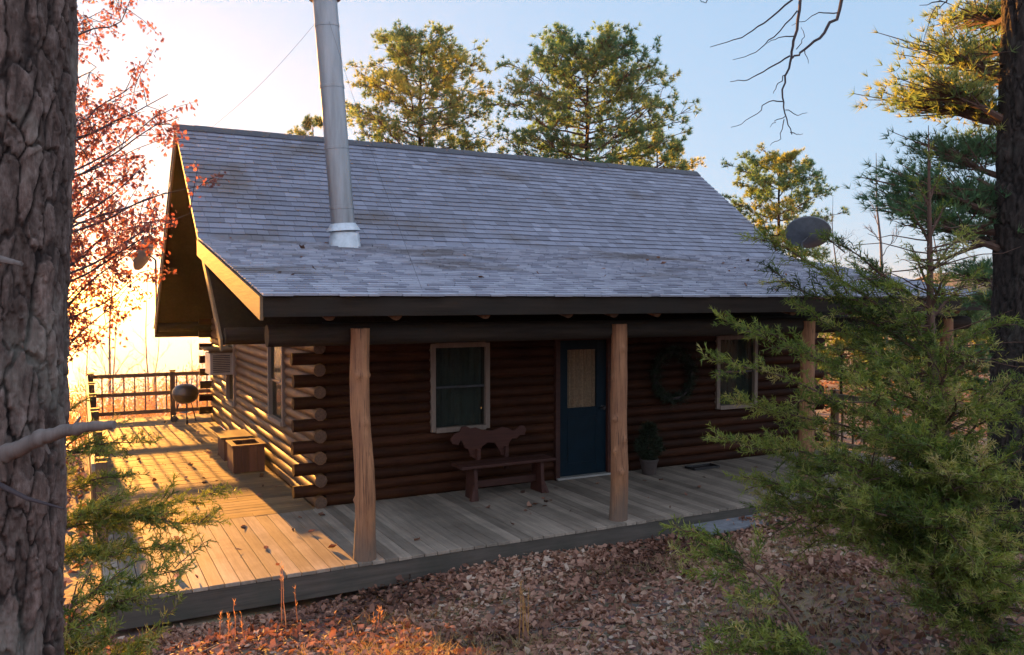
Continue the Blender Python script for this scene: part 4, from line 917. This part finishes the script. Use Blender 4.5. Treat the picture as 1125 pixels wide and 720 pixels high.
tag(npmesh('leaf_litter', *flatleaves(np.stack([x, y, z], -1), D, NP.uniform(.035, .09, n)*NP.uniform(.7, 1.1, n), np.clip(NP.normal(.50, .2, n)+.16*np.sin(x*2.1+np.sin(y*3.1))+.14*np.sin(y*2.7-x*1.4)+.3*(NP.random(n) < .04), 0, 1)), M['litter']), 'curled brown oak leaves covering the ground before the porch', 'leaf litter', kind='stuff')
# leaves on the deck and along its left side
n = 110; x = np.concatenate([NP.uniform(.3, 2.4, 70), NP.uniform(2.6, 11, 40)]); y = np.concatenate([NP.uniform(8, 19, 70), NP.uniform(8, 10, 40)])
tag(npmesh('fallen_leaves', *flatleaves(np.stack([x, y, np.full(n, .012)], -1), np.stack([NP.normal(size=n), NP.normal(size=n), .12*NP.normal(size=n)], -1), NP.uniform(.05, .11, n), np.clip(NP.normal(.35, .2, n), 0, 1)), M['litter']), 'scattered dry leaves on the deck boards', 'fallen leaves', kind='stuff')
n = 34; x = NP.uniform(1.7, 12, n); y = NP.uniform(7.8, 11.8, n)
tag(npmesh('fallen_leaves', *flatleaves(np.stack([x, y, PZ+(y-PY)*(BZ-PZ)/(BY-PY)+.03], -1), np.stack([NP.normal(size=n), NP.normal(size=n), .12*NP.normal(size=n)], -1), NP.uniform(.05, .10, n), np.clip(NP.normal(.3, .2, n), 0, 1)), M['litter']), 'a few dry leaves caught on the porch roof shingles', 'fallen leaves', kind='stuff')
n = 16000; x = NP.uniform(-16, .1, n); y = NP.uniform(3, 24, n); z = ground_z(x, y)+NP.uniform(.0, .04, n)
x2 = NP.uniform(12, 40, 14000); y2 = NP.uniform(2, 45, 14000); x = np.concatenate([x, x2]); y = np.concatenate([y, y2]); z = np.concatenate([z, ground_z(x2, y2)+NP.uniform(0, .04, 14000)]); n = len(x)
tag(npmesh('leaf_litter', *flatleaves(np.stack([x, y, z], -1), np.stack([NP.normal(size=n), NP.normal(size=n), .38*NP.normal(size=n)], -1), NP.uniform(.09, .18, n), np.clip(NP.normal(.45, .22, n), 0, 1)), M['litter']), 'brown leaves on the ground to either side of the cabin', 'leaf litter', kind='stuff')
n = 15000; x = NP.uniform(-2, 12, n); y = NP.uniform(1.5, 6.9, n); k = (np.sin(x*1.3+y)*np.sin(y*1.7-x*.6) > .0) | (NP.random(n) < .12); x, y = x[k], y[k]; n = len(x)
P = np.stack([x, y, ground_z(x, y)], -1); P = np.repeat(P, 3, 0)+NP.normal(0, .02, (n*3, 3))*[1, 1, .2]
tag(npmesh('dry_grass', *blades(P, unit(np.stack([NP.normal(0, .7, n*3), NP.normal(0, .7, n*3), np.full(n*3, .8)], -1)), NP.uniform(.05, .17, n*3), .005, np.clip(NP.normal(.5, .25, n*3), 0, 1)), M['grass']), 'thin tan grass between the fallen leaves', 'grass', kind='stuff')
tw = MB()
for i in range(170):
    x_, y_ = R_.uniform(-1, 11), R_.uniform(2.5, 7.6); a = R_.random()*6.28; l_ = R_.uniform(.08, .45); p = Vector((x_, y_, float(ground_z(x_, y_))+.03)); e = Vector((x_+math.cos(a)*l_, y_+math.sin(a)*l_, 0)); e.z = float(ground_z(e.x, e.y))+.035
    q_, w_ = limb(p, e, R_.uniform(.003, .007), .002, 4, .15); tw.tube(q_, w_, 5)
tag(tw.build('fallen_twigs', M['twig'], None, True), 'thin grey twigs lying among the leaves', 'twigs', kind='stuff')
for i, (px_, py_, d, k, hh, lab) in enumerate(((575, 712, 6.3, 5, .48, 'upright orange dry weed stems in the middle of the leaf litter'), (255, 712, 6.4, 6, .34, 'cluster of tan dry weed stems below the left end of the deck'), (168, 708, 6.2, 3, .3, 'short dry weed stems beside the bottom left cedar sapling'), (320, 690, 6.9, 3, .55, 'single tall thin dry stems in front of the deck edge'), (415, 680, 7.0, 3, .22, 'small tuft of dry stems below the first porch post'))):
    p = at(px_, py_, d); p.z = float(ground_z(p.x, p.y)); t = thing('weed_stems', lab, 'dry weeds', p, 'dry weed stems in the leaves'); rr = random.Random(90+i); mb = MB(); P, D = [], []
    for j in range(k):
        s = p+Vector((rr.gauss(0, .05), rr.gauss(0, .04), -.02)); e = s+Vector((rr.gauss(0, .03), rr.gauss(0, .03), hh*rr.uniform(.6, 1.))); q, w = limb(s, e, .0045, .0018, 6, .08); mb.tube(q, w, 5)
        for u in range(14): c_ = Vector(q[3]).lerp(e, rr.random()*1.05); P.append(tuple(c_)); D.append((rr.gauss(0, .5), rr.gauss(0, .5), .9))
    mb.build('stem', M['straw'], t, True); npmesh('seed_head', *blades(np.array(P), unit(np.array(D)), .035, .006, NP.random(len(P))), M['straw'], t)

# ------------------------------------------------------------------ light, sky, air
SUN_EL, SUN_AZ = rad(6.6), rad(-2.0)      # azimuth measured from +Y towards +X
sun = bpy.data.lights.new('sun', 'SUN'); sun.energy = 5.0; sun.angle = rad(.6); sun.color = (1.0, .41, .07)
so = bpy.data.objects.new('sun', sun); col.objects.link(so)
sd = Vector((math.sin(SUN_AZ)*math.cos(SUN_EL), math.cos(SUN_AZ)*math.cos(SUN_EL), math.sin(SUN_EL)))
so.rotation_euler = sd.to_track_quat('Z', 'Y').to_euler(); so.location = (0, 30, 30)
w = bpy.data.worlds.new('World'); scene.world = w; w.use_nodes = True; nt = w.node_tree
bg = nt.nodes['Background']; sky = nt.nodes.new('ShaderNodeTexSky'); sky.sky_type = 'NISHITA'; sky.sun_disc = False
sky.sun_elevation = SUN_EL; sky.sun_rotation = SUN_AZ; sky.altitude = 100; sky.air_density = 1.0; sky.dust_density = 1.2; sky.ozone_density = 1.5
sky.dust_density = .8; sky.ozone_density = 3.0
# the glare round the sun rolls off softly
v1 = N(nt, 'ShaderNodeVectorMath', operation='MULTIPLY_ADD'); L(nt, sky.outputs[0], v1.inputs[0]); v1.inputs[1].default_value = (.44, .38, .36); v1.inputs[2].default_value = (1,)*3
v2 = N(nt, 'ShaderNodeVectorMath', operation='DIVIDE'); L(nt, sky.outputs[0], v2.inputs[0]); L(nt, v1.outputs[0], v2.inputs[1])
v3 = N(nt, 'ShaderNodeVectorMath', operation='ADD'); L(nt, v2.outputs[0], v3.inputs[0]); v3.inputs[1].default_value = (1.02, 1.42, 2.05)
L(nt, v3.outputs[0], bg.inputs[0]); bg.inputs[1].default_value = .05
# added fill light: sky brightened away from the sun to lift the shaded fronts
geo = nt.nodes.new('ShaderNodeTexCoord'); dt = N(nt, 'ShaderNodeVectorMath', operation='DOT_PRODUCT'); L(nt, geo.outputs['Generated'], dt.inputs[0]); dt.inputs[1].default_value = sd
mr = N(nt, 'ShaderNodeMapRange', interpolation_type='SMOOTHSTEP'); L(nt, dt.outputs['Value'], mr.inputs['Value'])
mr.inputs['From Min'].default_value = .62; mr.inputs['From Max'].default_value = -.35; mr.inputs['To Min'].default_value = 0; mr.inputs['To Max'].default_value = 1
bg2 = nt.nodes.new('ShaderNodeBackground'); bg2.inputs[0].default_value = (.80, .815, .93, 1); ml = N(nt, 'ShaderNodeMath', operation='MULTIPLY'); L(nt, mr.outputs[0], ml.inputs[0]); ml.inputs[1].default_value = .20
L(nt, ml.outputs[0], bg2.inputs[1]); ad = nt.nodes.new('ShaderNodeAddShader'); L(nt, bg.outputs[0], ad.inputs[0]); L(nt, bg2.outputs[0], ad.inputs[1]); L(nt, ad.outputs[0], nt.nodes['World Output'].inputs[0])

scene.view_settings.view_transform = 'Standard'; scene.view_settings.look = 'None'; scene.view_settings.gamma = 1
scene.view_settings.exposure = 2.4
scene.render.engine = 'CYCLES'; cy = scene.cycles
hz = MB(); hz.box(-8000, 8000, -500, 8000, LAKE-3, 32)
m, nt, b = mat('valley_haze'); nt.nodes.remove(b); pv = nt.nodes.new('ShaderNodeVolumePrincipled'); pv.inputs['Color'].default_value = (1, .93, .84, 1); pv.inputs['Density'].default_value = .00017; pv.inputs['Anisotropy'].default_value = .72
L(nt, pv.outputs[0], nt.nodes['Material Output'].inputs['Volume'])
tag(hz.build('haze', m), 'thin evening haze over the lake', 'haze', kind='stuff')
cy.volume_bounces = 0
cy.use_denoising = True; cy.denoiser = 'OPENIMAGEDENOISE'; cy.max_bounces = 8; cy.diffuse_bounces = 4; cy.glossy_bounces = 3; cy.transmission_bounces = 4; cy.transparent_max_bounces = 8
cy.sample_clamp_indirect = 6.; cy.caustics_reflective = False; cy.caustics_refractive = False
